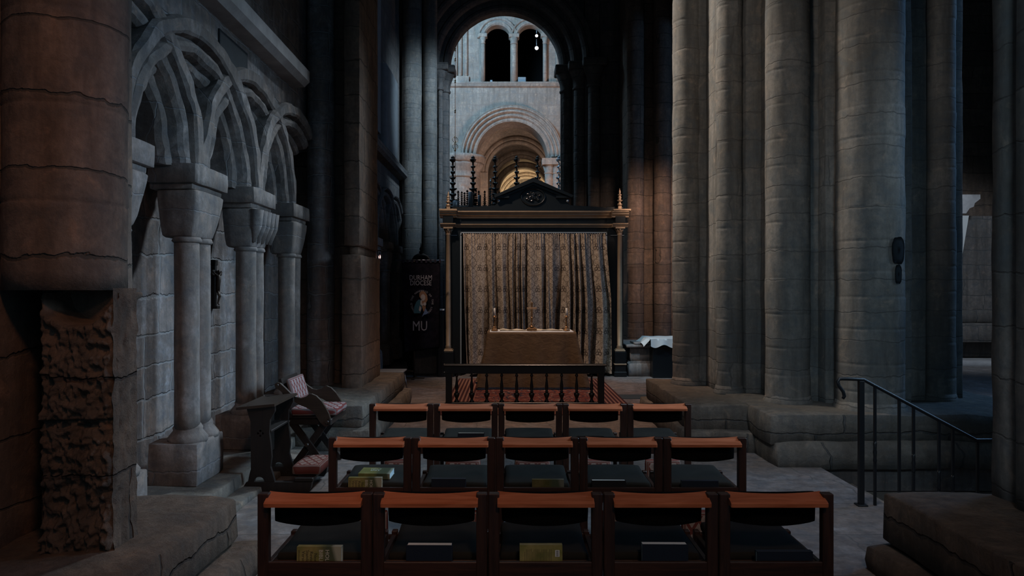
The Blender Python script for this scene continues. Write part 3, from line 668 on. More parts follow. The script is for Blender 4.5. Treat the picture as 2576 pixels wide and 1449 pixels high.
for (x0, y0, x1, y1) in ((2.42, 9.3, 4.0, 10.2), (2.57, 8.86, 4.0, 10.2), (2.60, 8.72, 4.2, 10.0), (2.80, 8.45, 4.6, 9.8), (2.98, 8.18, 4.9, 9.6), (3.30, 7.90, 4.62, 9.4), (3.42, 7.72, 4.36, 9.0), (4.5, 8.02, 5.1, 9.5)):
    m.rbox(x0, x1, y0, y1, .45, 10, .025, .16, .009, 2.2)
part(m, 'core', ST_R, t)
# eroded hollows on the great shaft, their shade laid on as dark patches
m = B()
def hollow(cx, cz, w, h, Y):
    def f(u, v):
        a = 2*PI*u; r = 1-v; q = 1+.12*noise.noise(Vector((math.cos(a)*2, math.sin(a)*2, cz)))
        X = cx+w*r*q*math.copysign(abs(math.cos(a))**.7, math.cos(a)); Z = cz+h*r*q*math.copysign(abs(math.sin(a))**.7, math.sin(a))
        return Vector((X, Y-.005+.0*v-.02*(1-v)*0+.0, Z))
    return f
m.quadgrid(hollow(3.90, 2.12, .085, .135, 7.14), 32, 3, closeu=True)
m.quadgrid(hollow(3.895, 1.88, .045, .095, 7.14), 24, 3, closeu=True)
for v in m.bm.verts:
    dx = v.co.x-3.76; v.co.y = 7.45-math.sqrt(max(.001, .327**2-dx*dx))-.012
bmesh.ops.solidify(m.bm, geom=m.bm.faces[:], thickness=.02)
part(m, 'eroded_hollow_shade', SLATE, t)  # dark patch on the surface stands for shade in the hollow

# near right pier
t = thing('stone_pier', (3.3, 3.4, 0), 'shadowed near pier cut off by the right edge, on a broad stone plinth', 'pier')
m = B(); m.rbox(2.30, 5.0, 1.0, 4.42, .18, .485, .04, .08, .016, 2.5); part(m, 'plinth', ST_B, t)
m = B(); m.rbox(2.20, 5.0, 1.0, 4.44, -.03, .17, .06, .09, .022, 2.5); part(m, 'plinth', ST_B, t)
m = B(); m.rbox(2.92, 5.0, 4.07, 4.34, .45, 9, .03, .12, .010, 2); m.rbox(2.86, 5.0, 3.0, 4.05, .45, 9, .03, .12, .010, 2); part(m, 'core', ST_R, t)

# aisle beyond, right edge: dark wall, step, monument, white board
t = thing('aisle_monument', (11.0, 17.0, 0), 'dark stone monument with projecting cornice far down the right aisle', 'monument')
m = B(); m.rbox(10.5, 12.2, 17.1, 18.0, .12, 3.5, .02, .3, .01); m.rbox(10.2, 12.2, 16.7, 18.2, .5, .95, .03, .2, .01); m.rbox(10.3, 12.2, 16.9, 18.2, .95, 1.25, .05, .2, .01); part(m, 'body', ST_D, t)
m = B(); m.prism([(9.9, 3.50), (10.62, 3.50), (10.70, 3.62), (10.80, 3.66), (10.82, 3.74), (10.95, 3.84), (10.95, 3.94), (9.9, 3.94)], 'y', 16.6, 17.4); part(m, 'cornice', LEDGE, t)
t = thing('display_board', (10.2, 16.5, .10), 'tall pale blank board standing before the aisle monument', 'board')
m = B().prism([(9.9, .38), (10.30, .38), (10.36, 1.9), (10.62, 3.44), (9.9, 3.44)], 'y', 16.50, 16.56); part(m, 'panel', BOARD, t)
m = B(); m.box(9.95, 10.25, 16.42, 16.64, .10, .40, .01); part(m, 'stand', OAK, t)
m = B(); m.rbox(8.5, 12.2, 16.2, 18.3, -.02, .10, .01, .3, .004); o = m.build('stone_step', LEDGE, None, (10, 16.8, 0)); tag(o, 'pale stone step under the board in the far right aisle', 'step')
m = B(); m.rbox(5.0, 12.2, 18.0, 18.5, 0, 10.4, .02, .5, .02); m.rbox(10.9, 11.25, 17.9, 18.1, 1.2, 10, .05, .3, .01); struct('wall_aisle_end', m, ST_W)
m = B(); m.box(9.0, 9.6, 10.5, 11.0, .38, .44, .01); m.tube([(9.05, 10.55, 0), (9.05, 10.55, .4)], .02); m.tube([(9.55, 10.55, 0), (9.55, 10.55, .4)], .02); m.tube([(9.05, 10.95, 0), (9.05, 10.95, .4)], .02); m.tube([(9.55, 10.95, 0), (9.55, 10.95, .4)], .02)
m.bm.free()

# ------------------------------------------------------------------ iron railing
t = thing('stair_railing', (2.83, 5.70, 0), 'black wrought iron handrail sloping down beside the sunken steps', 'railing')
RY = 5.72
def rp(px, py): return Wp(px, py, RY)
m = B(); m.tube([rp(2120, 1003), rp(2124, 997), rp(2121, 985), rp(2110, 970), rp(2107, 960), rp(2112, 953), rp(2130, 953), rp(2172, 955), rp(2455, 1107), rp(2560, 1107)], [.012, .014]+[.014]*8, 10); part(m, 'handrail', IRON, t)
x = rp(2166, 0).x; m = B(); m.box(x-.020, x+.020, RY-.020, RY+.020, 0, .995, .003); m.box(x-.04, x+.04, RY-.04, RY+.04, 0, .012, .003); part(m, 'post', IRON, t)
for px, py in ((2201, 972), (2262, 1005), (2298, 1024), (2362, 1058), (2397, 1077), (2459, 1108)):
    a = rp(px, py); m = B(); n = 24; zb = -.17*max(0, 1+int((a.x-3.05)/.32))
    zb = min(zb, 0); L = a.z-zb
    m.box(a.x-.010, a.x+.010, RY-.010, RY+.010, zb, a.z, .002)
    if px not in (2262, 2459): m.lathe([(.010, zb+L*.45), (.015, zb+L*.47), (.011, zb+L*.5), (.016, zb+L*.53), (.011, zb+L*.56), (.015, zb+L*.59), (.010, zb+L*.61)], (a.x, RY, 0), 10)
    part(m, 'baluster', IRON, t)

# ------------------------------------------------------------------ transept seen through the arch
TY = 30.0
def tp(px, py): p = Wp(px, py, TY); return (p.x, p.z)
def tl(px): return px*TY/F
gl = []
for cx in (1252, 1334.5):
    c = tp(cx, 97); r = tl(32); z0 = tp(0, 207)[1]; gl.append((c, r, z0))
bigc = tp(1287, 395); bigr = tl(90)
m = B()
outer = [(-8, 0), (bigc[0]-bigr, 0)]+[(bigc[0]+bigr*math.cos(PI-PI*k/40), bigc[1]+bigr*math.sin(PI-PI*k/40)) for k in range(41)]+[(bigc[0]+bigr, 0), (9, 0), (9, 17), (-8, 17)]
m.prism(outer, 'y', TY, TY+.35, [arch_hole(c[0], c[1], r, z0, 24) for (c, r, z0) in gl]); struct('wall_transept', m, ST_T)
# string course, pilasters
m = B(); z1 = tp(0, 208)[1]; z0 = tp(0, 221)[1]; m.prism([(TY, z0), (TY-.10, z0+.05), (TY-.16, z1-.05), (TY-.16, z1), (TY, z1)], 'x', -6, 7)
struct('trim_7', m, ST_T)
m = B()
for px in (1126, 1146, 1158, 1172): m.shaft((tp(px, 0)[0], TY-.02, 0), .09, z1, 16, 14, .8, 0, 2)
m.box(tp(1122, 0)[0], tp(1180, 0)[0], TY-.12, TY, z1, z1+.25)
for px in (1403, 1412): m.shaft((tp(px, 0)[0], TY-.02, 0), .09, z1, 16, 14, .8, 0, 2)
struct('trim_8', m, ST_T)
# gallery arches and columns
gt = thing('gallery_column', (tp(1293, 0)[0], TY, z1), 'round pale column dividing the two dark gallery openings', 'column')
gx = tp(1293, 0)[0]
m = B(); m.shaft((gx, TY-.02, 0), tl(7.5), z1, tp(0, 113)[1], 20, .5, 0, .9); part(m, 'shaft', ST_T, gt)
m = B(); zc = tp(0, 113)[1]; m.lathe([(.14, zc), (.16, zc+.05), (.14, zc+.1), (.20, zc+.28)], (gx, TY-.02, 0), 20); m.box(gx-.22, gx+.22, TY-.22, TY+.2, zc+.26, zc+.42, .02); part(m, 'capital', ST_T, gt)
for k, (c, r, zz0) in enumerate(gl):
    e = TY-.012*k; m = B(); m.arch(c, [(r, TY+.3), (r, e-.10), (r+.05, e-.16), (r+.12, e-.16), (r+.15, e-.08), (r+.20, e-.08), (r+.24, e-.14), (r+.30, e-.14), (r+.33, e), (r+.33, TY+.2)], 'XZ', 0, PI, 30)
    o = m.build('gallery_arch', ST_T, None, (c[0], TY, c[1])); tag(o, ['pale round arch over the left gallery opening', 'pale round arch over the gallery opening with spotlights'][k], 'arch', 'gallery arches of the transept')
for px, lab in ((1215, 'thin pale column left of the gallery openings'), (1371, 'thin pale column right of the gallery openings')):
    t = thing('gallery_column', (tp(px, 0)[0], TY, z1), lab, 'column'); x = tp(px, 0)[0]
    m = B(); m.shaft((x, TY-.06, 0), .085, z1, tp(0, 112)[1], 16, .6, 0, .9); part(m, 'shaft', ST_T, t)
    zc = tp(0, 112)[1]; m = B(); m.lathe([(.09, zc), (.11, zc+.04), (.09, zc+.08), (.15, zc+.28)], (x, TY-.06, 0), 16); m.box(x-.18, x+.18, TY-.22, TY+.1, zc+.26, zc+.42, .02); part(m, 'capital', ST_T, t)
# dark gallery room behind
m = B(); x0, x1 = tp(1190, 0)[0], tp(1400, 0)[0]; za, zb = z1-.1, 15.2
m.box(x0, x1, TY+4.5, TY+4.7, za, zb); m.box(x0-.2, x0, TY+.35, TY+4.7, za, zb); m.box(x1, x1+.2, TY+.35, TY+4.7, za, zb); m.box(x0, x1, TY+.35, TY+4.7, zb, zb+.2); m.box(x0, x1, TY+.35, TY+4.7, za-.2, za)
struct('wall_gallery', m, plain('gallery_dark', (.02, .02, .02), .95, spec=.05))
# spotlights, box and grille in the gallery
for (px, py, lab) in ((1350, 90, 'upper lit spotlight in the right gallery opening'), (1350, 121, 'lower and larger lit spotlight in the right gallery opening')):
    c = Wp(px, py, TY+.2); t = thing('spotlight', c, lab, 'spotlight', 'gallery spotlights'); s = .62 if py < 100 else .8
    M = Matrix.Translation(c) @ Matrix.Rotation(math.radians(118), 4, 'X')
    m = B(); m.lathe([(.03*s, -.22*s), (.08*s, -.20*s), (.10*s, -.08*s), (.11*s, .0), (.105*s, .01), (.09*s, -.01)], (0, 0, 0), 16, mat=M); m.tube([c+Vector((0, .05, .1)), c+Vector((0, .12, .42))], .02, 6); part(m, 'housing', PIPE, t)
    m = B(); m.lathe([(.02, -.012*s), (.088*s, -.010*s), (.08*s, .025*s), (.02, .05*s)], (0, 0, 0), 16, mat=M); part(m, 'lens', LAMPG, t)
a = Wp(1313, 200, TY+.1); o = B().box(a.x-.17, a.x+.17, a.y-.12, a.y+.12, z1, z1+.24, .02).build('loudspeaker', FROST, None, (a.x, a.y, z1)); tag(o, 'pale blue box on the sill of the right gallery opening', 'box')
a = Wp(1236, 203, TY+.1); o = B().box(a.x-.05, a.x+.05, a.y-.05, a.y+.05, z1, z1+.13, .01).build('small_box', FROST, None, (a.x, a.y, z1)); tag(o, 'tiny pale box on the sill of the left gallery opening', 'box')
for (pa, pb, lab) in ((1226, 1272, 'thin metal rail along the left gallery sill'), (1313, 1360, 'slatted metal grille along the right gallery sill')):
    a, b = Wp(pa, 205, TY+.35), Wp(pb, 205, TY+.35); t = thing('gallery_rail', (a.x, a.y, z1), lab, 'rail'); m = B(); m.tube([(a.x, a.y, z1+.12), (b.x, a.y, z1+.12)], .012, 6)
    for q in range(14): xx = a.x+(b.x-a.x)*q/13; m.tube([(xx, a.y, z1), (xx, a.y, z1+.12)], .006, 5)
    part(m, 'bars', FROST, t)
# big arch mouldings
rr = bigr
for k, (r0, w, yf) in enumerate(((rr, .16, TY-.02), (rr+.16, .17, TY-.12), (rr+.33, .15, TY-.20), (rr+.48, .14, TY-.26))):
    m = B(); m.arch(bigc, [(r0, TY+1.2 if k == 0 else TY+.1), (r0, yf+.06), (r0+w*.25, yf), (r0+w*.6, yf), (r0+w*.75, yf+.05), (r0+w, yf+.03), (r0+w, TY+.1)], 'XZ', 0, PI, 56)
    o = m.build('arch_order', ST_T, None, (bigc[0], TY, bigc[1])); tag(o, ['innermost', 'second', 'third', 'outermost'][k]+' moulded ring of the pale arch below the gallery', 'arch', 'rings of the pale transept arch')
# drum pier with spiral flutes
dx = tp(1158, 0)[0]; dz = tp(0, 452)[1]
t = thing('drum_pier', (dx, TY, 0), 'fat round pier with spiral grooves left of the pale transept arch', 'pier')
def drum(u, v):
    a = 2*PI*u; z = v*dz; ph = (a*6/(2*PI)*1.0+z*1.9) % 1.0
    r = .78-(.05 if ph < .16 else (.025 if ph < .24 else 0)); 
    if z > dz-.35: r = .78
    return Vector((dx+r*math.cos(a), TY-.1+r*math.sin(a), z))
m = B(); m.quadgrid(drum, 160, 120, closeu=True); part(m, 'shaft', ST_T, t)
m = B(); m.lathe([(.80, dz), (.84, dz+.04), (.80, dz+.08), (.82, dz+.3), (.95, dz+.5), (.97, dz+.62)], (dx, TY-.1, 0), 40); m.lathe([(1.02, dz+.62), (1.02, dz+.72), (1.07, dz+.78), (1.07, dz+.92)], (dx, TY-.1, 0), 12); part(m, 'capital', ST_T, t)
t = thing('respond_column', (tp(1390, 0)[0], TY, 0), 'pale half columns right of the pale transept arch', 'column')
for px, r in ((1380, .17), (1399, .17), (1416, .2)):
    x = tp(px, 0)[0]; m = B(); zc = tp(0, 440)[1]; m.shaft((x, TY-.18, 0), r, 0, zc, 18, .5, 0, 1); part(m, 'shaft', ST_T, t)
    m = B(); m.lathe([(r, zc), (r+.04, zc+.04), (r, zc+.08), (r+.1, zc+.38)], (x, TY-.18, 0), 18); m.box(x-r-.12, x+r+.12, TY-.5-.25*(r-.17)-.02*(px-1380)/19, TY+.1, zc+.36+.002*(px-1380)/19, zc+.62+.003*(px-1380)/19); part(m, 'capital', ST_T, t)
# receding vaulted aisle
def dxo(Y): return bigc[0]+.068*(Y-30)
for k, yy in enumerate((34.0, 37.6, 41.0, 44.5)):
    cx = dxo(yy); R = 1.5; zz = bigc[1]
    m = B(); m.arch((cx, zz), [(R-.12, yy+.3), (R-.12, yy+.02), (R-.06, yy-.05), (R, yy-.05), (R+.05, yy), (R+.12, yy-.04), (R+.2, yy-.02), (R+.35, yy+.1), (R+.35, yy+.3)], 'XZ', 0, PI, 40)
    for s in (-1, 1): m.box(cx+s*1.62-.24, cx+s*1.62+.24, yy-.1, yy+.4, 0, zz-.0)
    o = m.build('transverse_arch', ST_T, None, (cx, yy, zz)); tag(o, ['nearest transverse arch seen inside the pale transept arch', 'second transverse arch of the distant aisle', 'third transverse arch of the distant aisle, lit yellow from behind', 'farthest yellow lit arch of the distant aisle'][k], 'arch', 'transverse arches of the distant aisle')
m = B(); seg = 28; ys = [31.2+i*.35 for i in range(46)]
def vault(u, v):
    yy = 31.2+v*16; a = PI*u; q = abs(((yy-30.2) % 3.55)/3.55-.5)*2
    side = abs(math.cos(a)); R = 1.75+.10*(1-q)*0; lift = .28*(1-q)*math.sin(a)
    return Vector((dxo(yy)+R*math.cos(a)*(1+.12*(1-q)), yy, bigc[1]+(R+lift)*math.sin(a)))
m.quadgrid(vault, 32, 90)
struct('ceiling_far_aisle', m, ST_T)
m = B()
for s in (-1, 1): m.prism([(dxo(31.2)+s*1.72, 31.2), (dxo(31.2)+s*2.2, 31.2), (dxo(48)+s*2.2, 48), (dxo(48)+s*1.72, 48)], 'z', 0, bigc[1]+.2)
m.box(-2, 6, 47.5, 48, 0, 11); struct('wall_far_aisle', m, ST_T)
struct('ceiling_transept', B().box(-8, 10, 19.2, 31, 17, 17.3), ST_T)

# ------------------------------------------------------------------ hanging chain in the transept
cx, cy = (1145-1279)*21/F, 21.0
t = thing('hanging_chain', (cx, cy, 4.5), 'long thin gilt chain with a scrollwork knot hanging left of the arch', 'chain')
m = B(); m.tube([(cx, cy, 4.9), (cx, cy, 16.95)], .008, 6)
for py in (125, 150, 205, 280): z = H-(py-730)*21/F; m.lathe([(.008, z-.06), (.025, z-.03), (.012, z), (.028, z+.03), (.008, z+.06)], (cx, cy, 0), 8)
part(m, 'rod', BRASS, t)
m = B(); zc = H-(360-730)*21/F
for a in range(4):
    A = a*PI/2+.4
    for s in (1, -1): m.tube([(cx+math.cos(A)*q*.085*math.sin(PI*k/12)*1, cy+math.sin(A)*q*.085*math.sin(PI*k/12), zc+s*.20*(k/12)) for k in range(13) for q in (1,)], .007, 6)
m.lathe([(.01, zc-.25), (.03, zc-.22), (.012, zc-.18)], (cx, cy, 0), 8); part(m, 'scrollwork', BRASS, t)

# ------------------------------------------------------------------ choir stall canopy with pinnacles
SY = 22.0
t = thing('choir_stall_canopy', (-.1, SY, 0), 'black carved timber canopy with tall crocketed pinnacles behind the altar frame', 'screen')
m = B(); m.box(-1.95, 1.9, SY-.05, SY+.6, 0, 4.25, .02)
for q in range(9): m.box(-1.9+q*.42, -1.86+q*.42, SY-.1, SY-.03, .1, 4.2)
m.box(-2.0, 1.95, SY-.12, SY+.65, 4.2, 4.3, .02); part(m, 'body', OAK, t)
def pinnacle(x, zt, zb, s=1.0, seg=10):
    m = B(); h = zt-zb; n = 7; prof = [(.055*s, zb), (.055*s, zb+h*.05)]
    for k in range(n):
        z = zb+h*(.08+.11*k); r = .050*s*(1-.09*k); prof += [(r*.62, z), (r*1.05, z+h*.04), (r*.6, z+h*.065)]
    prof += [(.016*s, zb+h*.86), (.045*s, zb+h*.89), (.055*s, zb+h*.92), (.030*s, zb+h*.94), (.035*s, zb+h*.965), (.006, zt)]
    m.lathe(prof, (x, SY+.02, 0), seg, smooth=False)
    for k in range(n):
        z = zb+h*(.11+.11*k); r = .058*s*(1-.09*k)
        for a in range(4): A = a*PI/2+PI/4*(k % 2); m.tube([(x+r*.5*math.cos(A), SY+.02+r*.5*math.sin(A), z), (x+r*1.35*math.cos(A), SY+.02+r*1.35*math.sin(A), z+.03)], [.022*s, .010*s], 5)
    return m
for k, px in enumerate((1139, 1190, 1246, 1300, 1353, 1407)):
    a = Wp(px, 391, SY); o = part(pinnacle(a.x, a.z, 4.3, 1.9), 'pinnacle', FROST if k == 5 else OAK, t)  # pale light on the last pinnacle is put into its colour
    if k == 5: o['label'] = 'pinnacle coloured pale for the light on it'
for px, py, s in ((1152, 478, .8), (1161, 480, .7), (1168, 482, .8), (1175, 476, .75), (1197, 475, .7), (1204, 478, .8), (1219, 478, .8), (1232, 470, .7), (1256, 480, .7), (1128, 475, .7), (1264, 490, .7)):
    a = Wp(px, py, SY-.1); part(pinnacle(a.x, a.z, 4.25, s, 8), 'small_pinnacle', OAK, t)
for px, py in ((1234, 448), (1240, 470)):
    a = Wp(px, py, SY-.1); o = part(pinnacle(a.x, a.z, 4.25, .6, 8), 'small_pinnacle', FROST, t); o['label'] = 'small pinnacle coloured pale as if lit'  # the paler material paints light onto these two
for px, py, r in ((1184, 484, .075), (1147, 506, .10), (1206, 492, .05)):
    a = Wp(px, py, SY-.25); m = B().lathe([(r, 4.05), (r, a.z), (r*.9, a.z+.01)], (a.x, SY-.25, 0), 18); part(m, 'pipe', PIPE, t)

# ------------------------------------------------------------------ altar frame
FY = 14.4; s_ = FY/F
def fx(px): return (px-1279)*s_
def fz(py): return H-(py-730)*s_
t = thing('altar_reredos', (fx(1344), FY, 0), 'black and gilt classical frame with pediment around the gold curtain', 'reredos')
m = B()
m.box(fx(1120), fx(1160), FY, FY+.5, 0, fz(520), .006); m.box(fx(1526), fx(1568), FY, FY+.5, 0, fz(520), .006)
m.box(fx(1120), fx(1568), FY+.02, FY+.5, fz(586), fz(530), .004)
m.box(fx(1120), fx(1568), FY+.44, FY+.5, .05, fz(560)); 
part(m, 'carcass', EBON, t)
for px in (1129, 1557):
    x = fx(px)
    m = B(); m.box(x-.125, x+.125, FY-.22, FY+.02, .0, .10, .01); m.box(x-.11, x+.11, FY-.20, FY+.02, .08, .50, .008); part(m, 'pedestal', EBON, t)
    m = B(); m.box(x-.12, x+.12, FY-.215, FY+.02, .235, .262, .004); m.box(x-.10, x+.10, FY-.20, FY, .50, .53, .006); m.box(x-.085, x+.085, FY-.18, FY, .53, .55, .004); part(m, 'pedestal_moulding', GOLD, t)
    m = B(); m.lathe([(.060, .55), (.070, .565), (.055, .585), (.065, .60), (.050, .62), (.054, 1.2), (.050, 2.0), (.043, fz(592)), (.055, fz(590)), (.042, fz(588)), (.06, fz(582)), (.075, fz(576))], (x, FY-.10, 0), 18); m.box(x-.095, x+.095, FY-.19, FY-.01, fz(577), fz(573), .003)
    for a in range(8):
        A = a*PI/4; m.tube([(x+.04*math.cos(A), FY-.10+.04*math.sin(A), fz(588)), (x+.06*math.cos(A), FY-.10+.06*math.sin(A), fz(582)), (x+.085*math.cos(A), FY-.10+.085*math.sin(A), fz(578))], [.014, .012, .010], 6)
    part(m, 'column', GOLD, t)
    # entablature blocks over the column
    m = B(); m.box(x-.10, x+.10, FY-.2, FY+.05, fz(563), fz(546), .004); part(m, 'frieze_block', EBON, t)
    zt = fz(475 if px > 1300 else 483); zb = fz(530)
    m = B(); q = zt-zb; m.box(x-.035, x+.035, FY-.135, FY-.065, zb, zb+q*.18, .004)
    m.lathe([(.022, zb+q*.18), (.048, zb+q*.22), (.050, zb+q*.28), (.022, zb+q*.33), (.030, zb+q*.38), (.056, zb+q*.42), (.054, zb+q*.45), (.020, zb+q*.49), (.038, zb+q*.55), (.036, zb+q*.60), (.018, zb+q*.64), (.044, zb+q*.68), (.040, zb+q*.71), (.014, zb+q*.75), (.024, zb+q*.82), (.012, zb+q*.90), (.004, zt)], (x, FY-.10, 0), 14); part(m, 'finial', GOLD, t)
for s, e in ((-1, 1), ):
    pass
def moulding(z0, z1, out, name, x0=1118, x1=1570):
    m = B(); h = z1-z0
    prof = [(FY+.02, z0), (FY-out*.3, z0), (FY-out*.35, z0+h*.25), (FY-out*.7, z0+h*.45), (FY-out*.75, z0+h*.7), (FY-out, z0+h*.8), (FY-out, z1), (FY+.02, z1)]
    m.prism(prof, 'x', fx(x0), fx(x1))
    for px in (1129, 1557):
        x = fx(px); m.prism([(p[0]-(.16 if p[0] < FY else 0), p[1]) for p in prof], 'x', x-.125-out*.4, x+.125+out*.4)
    return part(m, name, GOLD, t)
moulding(fz(549), fz(534), .10, 'cornice'); moulding(fz(573), fz(564), .07, 'architrave')
m = B(); m.box(fx(1108), fx(1152), FY-.28, FY+.1, fz(534), fz(529), .005); m.box(fx(1538), fx(1582), FY-.28, FY+.1, fz(534), fz(529), .005); m.box(fx(1152), fx(1538), FY-.12, FY+.1, fz(535), fz(532), .003); part(m, 'cornice_top', GOLD, t)
m = B(); # thin pale bead round the opening
for (a, b, c, d) in ((1158, 1161, 918, 585), (1524.5, 1527, 918, 585)): m.box(fx(a), fx(b), FY-.015, FY+.0, fz(c), fz(d))
m.box(fx(1158), fx(1527), FY-.015, FY, fz(586.5), fz(584)); m.box(fx(1116), fx(1150), FY-.013, FY, fz(592.5), fz(591.5)); m.box(fx(1536), fx(1570), FY-.013, FY, fz(592.5), fz(591.5)); part(m, 'bead', FROST, t)
# pediment
pb = [(fx(1145), fz(533)), (fx(1152), fz(524)), (fx(1200), fz(520)), (fx(1245), fz(517)), (fx(1251), fz(512)), (fx(1256), fz(503)), (fx(1262), fz(495)), (fx(1341), fz(456)), (fx(1421), fz(495)), (fx(1424), fz(503)), (fx(1430), fz(512)), (fx(1436), fz(517)), (fx(1480), fz(519)), (fx(1528), fz(523)), (fx(1535), fz(533))]
m = B(); m.prism(pb, 'y', FY-.02, FY+.10); part(m, 'pediment', EBON, t)
m = B()
L, Rr, T = (fx(1243), fz(494)), (fx(1441), fz(494)), (fx(1341), fz(450))
d = .085
m.prism([L, T, Rr, (Rr[0]-.03, Rr[1]-.04), (Rr[0]-.08, Rr[1]-.02), (T[0], T[1]-d), (L[0]+.08, L[1]-.02), (L[0]+.03, L[1]-.04)], 'y', FY-.17, FY+.1)
m.prism([(L[0]+.10, L[1]-.03), (T[0], T[1]-d-.0), (Rr[0]-.10, Rr[1]-.03), (Rr[0]-.14, Rr[1]-.05), (T[0], T[1]-d-.05), (L[0]+.14, L[1]-.05)], 'y', FY-.10, FY+.1)
m.box(fx(1246), fx(1281), FY-.12, FY+.05, fz(500), fz(494), .003); m.box(fx(1398), fx(1436), FY-.12, FY+.05, fz(500), fz(494), .003); part(m, 'pediment_cornice', EBON, t)
cx, cz = fx(1341), fz(496)
m = B(); m.quadgrid(lambda u, v: Vector((cx+(.235+.018*math.cos(2*PI*v))*math.cos(2*PI*u), FY-.035+.022*math.sin(2*PI*v), cz+(.165+.018*math.cos(2*PI*v))*math.sin(2*PI*u))), 44, 8, closeu=True); md = part(m, 'medallion_rim', EBON, t)
m = B()
rnd = random.Random(3)
for q in range(46):
    a, r = rnd.uniform(0, 2*PI), rnd.uniform(0, 1)**.6; x = cx+.15*r*math.cos(a); z = cz+.095*r*math.sin(a)+.01; rr_ = rnd.uniform(.015, .034)
    m.lathe([(.003, -rr_), (rr_*.8, -rr_*.5), (rr_, 0), (rr_*.8, rr_*.5), (.003, rr_)], (0, 0, 0), 7, mat=Matrix.Translation((x, FY-.04, z)) @ Matrix.Rotation(rnd.uniform(0, 3), 4, 'Y') @ Matrix.Diagonal((1.3, .8, .7, 1)), smooth=False)
part(m, 'carved_relief', EBON, t)
for px in (1254, 1427): m = B().lathe([(.002, -.03), (.022, -.02), (.03, 0), (.022, .02), (.002, .03)], (fx(px), FY-.06, fz(506)), 12); part(m, 'scroll_boss', FROST, t)
m = B(); m.box(fx(1118), fx(1220), FY+.2, FY+.5, fz(530), fz(518)); part(m, 'rear_moulding', SLATE, t)

# curtain
m = B(); x0, x1 = fx(1166), fx(1522); zt, zb = fz(589), .06
NF = 14
def curt(u, v):
    z = zb+(zt-zb)*v; d = 1-v
    ph = 2*PI*(NF*u+.55*math.sin(2*PI*u*2.3+1)+.25*math.sin(2*PI*u*5.1))
    amp = .028+.105*min(1, d*1.8)
    q_ = abs(math.sin((ph+.5*math.sin(2.2*z+u*9))/2)); y = -2.1*amp*(q_**.55-.62)+.026*math.sin(ph*2.1+1.3+z)*min(1, d*2+.2)
    y += .013*math.sin(2*PI*u*62+math.sin(u*40)*2)*math.exp(-d*9)
    y += .006*noise.noise(Vector((u*30, z*2, 0)))
    e = (u**6)*(.10*min(1, max(0, d-.02)*2.2)) - ((1-u)**8)*(-.07*d)
    x = x0+(x1-x0)*u+e-.0+.012*math.sin(ph*.5+z*1.5)*d
    if v > .985: z += .012*math.sin(2*PI*u*62)
    return Vector((x, FY-.13+y, z))
m.quadgrid(curt, 420, 70, uvf=lambda u, v: (u*(x1-x0)*1.45, v*(zt-zb)))
o = m.build('altar_curtain', DAMASK, None, ((x0+x1)/2, FY-.1, zb)); tag(o, 'gathered gold damask curtain hanging inside the black frame', 'curtain')
o = B().tube([(x0-.05, FY-.1, zt-.03), (x1+.05, FY-.1, zt-.03)], .012, 8).build('curtain_rod', IRON, None, (x0, FY-.1, zt)); tag(o, 'thin dark rod at the top of the gold curtain', 'rod')

# ------------------------------------------------------------------ rug
o = B().box(-1.38, 1.38, -2.02, 2.02, 0, .012, .004).build('rug', RUG, None, loc=(.42, 11.85, .0)); tag(o, 'red patterned oriental rug lying under the altar and its rail', 'rug')

# ------------------------------------------------------------------ altar table
AY0 = 12.3; ax = .40; ah = 1.0
t = thing('altar_table', (ax, AY0+.35, .012), 'altar table draped in an ochre cloth that falls to the rug', 'altar')
m = B()
for sx in (-.65, .65):
    for yy in (AY0+.08, AY0+.58): m.box(ax+sx-.04, ax+sx+.04, yy-.04, yy+.04, .012, ah-.05, .005)
m.box(ax-.74, ax+.74, AY0, AY0+.66, ah-.06, ah-.015, .006); part(m, 'table', OAK, t)
# cloth: rings round a rectangle from top down with corner folds
def cloth(u, v):
    hw, hd = .765, .345; cxx, cyy = ax, AY0+.33
    P = 4; s = u*P; side = int(s) % 4; f = s-int(s)
    corners = [(-hw, -hd), (hw, -hd), (hw, hd), (-hw, hd)]
    a, b = corners[side], corners[(side+1) % 4]; x = a[0]+(b[0]-a[0])*f; y = a[1]+(b[1]-a[1])*f
    nx, ny = [(0, -1), (1, 0), (0, 1), (-1, 0)][side]
    dcor = min(f, 1-f); d = v
    # corner fold swings outwards along the diagonal, centre hangs straight
    cf = math.exp(-(dcor*([1.5, .7, 1.5, .7][side])/.12)**2)
    ca = a if f < .5 else b; L = math.hypot(*ca)
    x += ca[0]/L*cf*.20*d**1.2; y += ca[1]/L*cf*.12*d**1.2
    wv = .018*d*math.sin(f*26+side)+.03*d*math.sin(f*9+2)*(1 if side % 2 else .5)
    x += nx*(wv+.02*d); y += ny*(wv+.02*d)
    # folds beside the corner
    inn = math.exp(-((dcor-.10)/.05)**2)*.05*d; x -= nx*inn; y -= ny*inn
    return Vector((cxx+x, cyy+y, ah-(ah-.035)*v+(.03*cf*v*v)))
m = B(); V = m.quadgrid(cloth, 200, 24, closeu=True); m.bm.faces.new([V[i][0] for i in range(200)]); o = part(m, 'altar_cloth', OCHRE, t)
m = B()
def trim(u, v):
    p = cloth(u, 1.0); q = Vector((p.x-ax, p.y-AY0-.33, 0)).normalized()*.006; return Vector((p.x, p.y, .018+v*.035))+q
m.quadgrid(trim, 200, 2, closeu=True); part(m, 'fringe', plain('dark_blue_fringe', (.02, .03, .045), .9, var=.6, vscale=60), t)
zt = ah+.004
def lin(u, v):
    x = ax-.72+u*1.44; y = AY0+.0+v*.64; return Vector((x, y, zt+.006*noise.noise(Vector((x*6, y*9, 1)))+.006))
m = B(); m.quadgrid(lin, 60, 20)
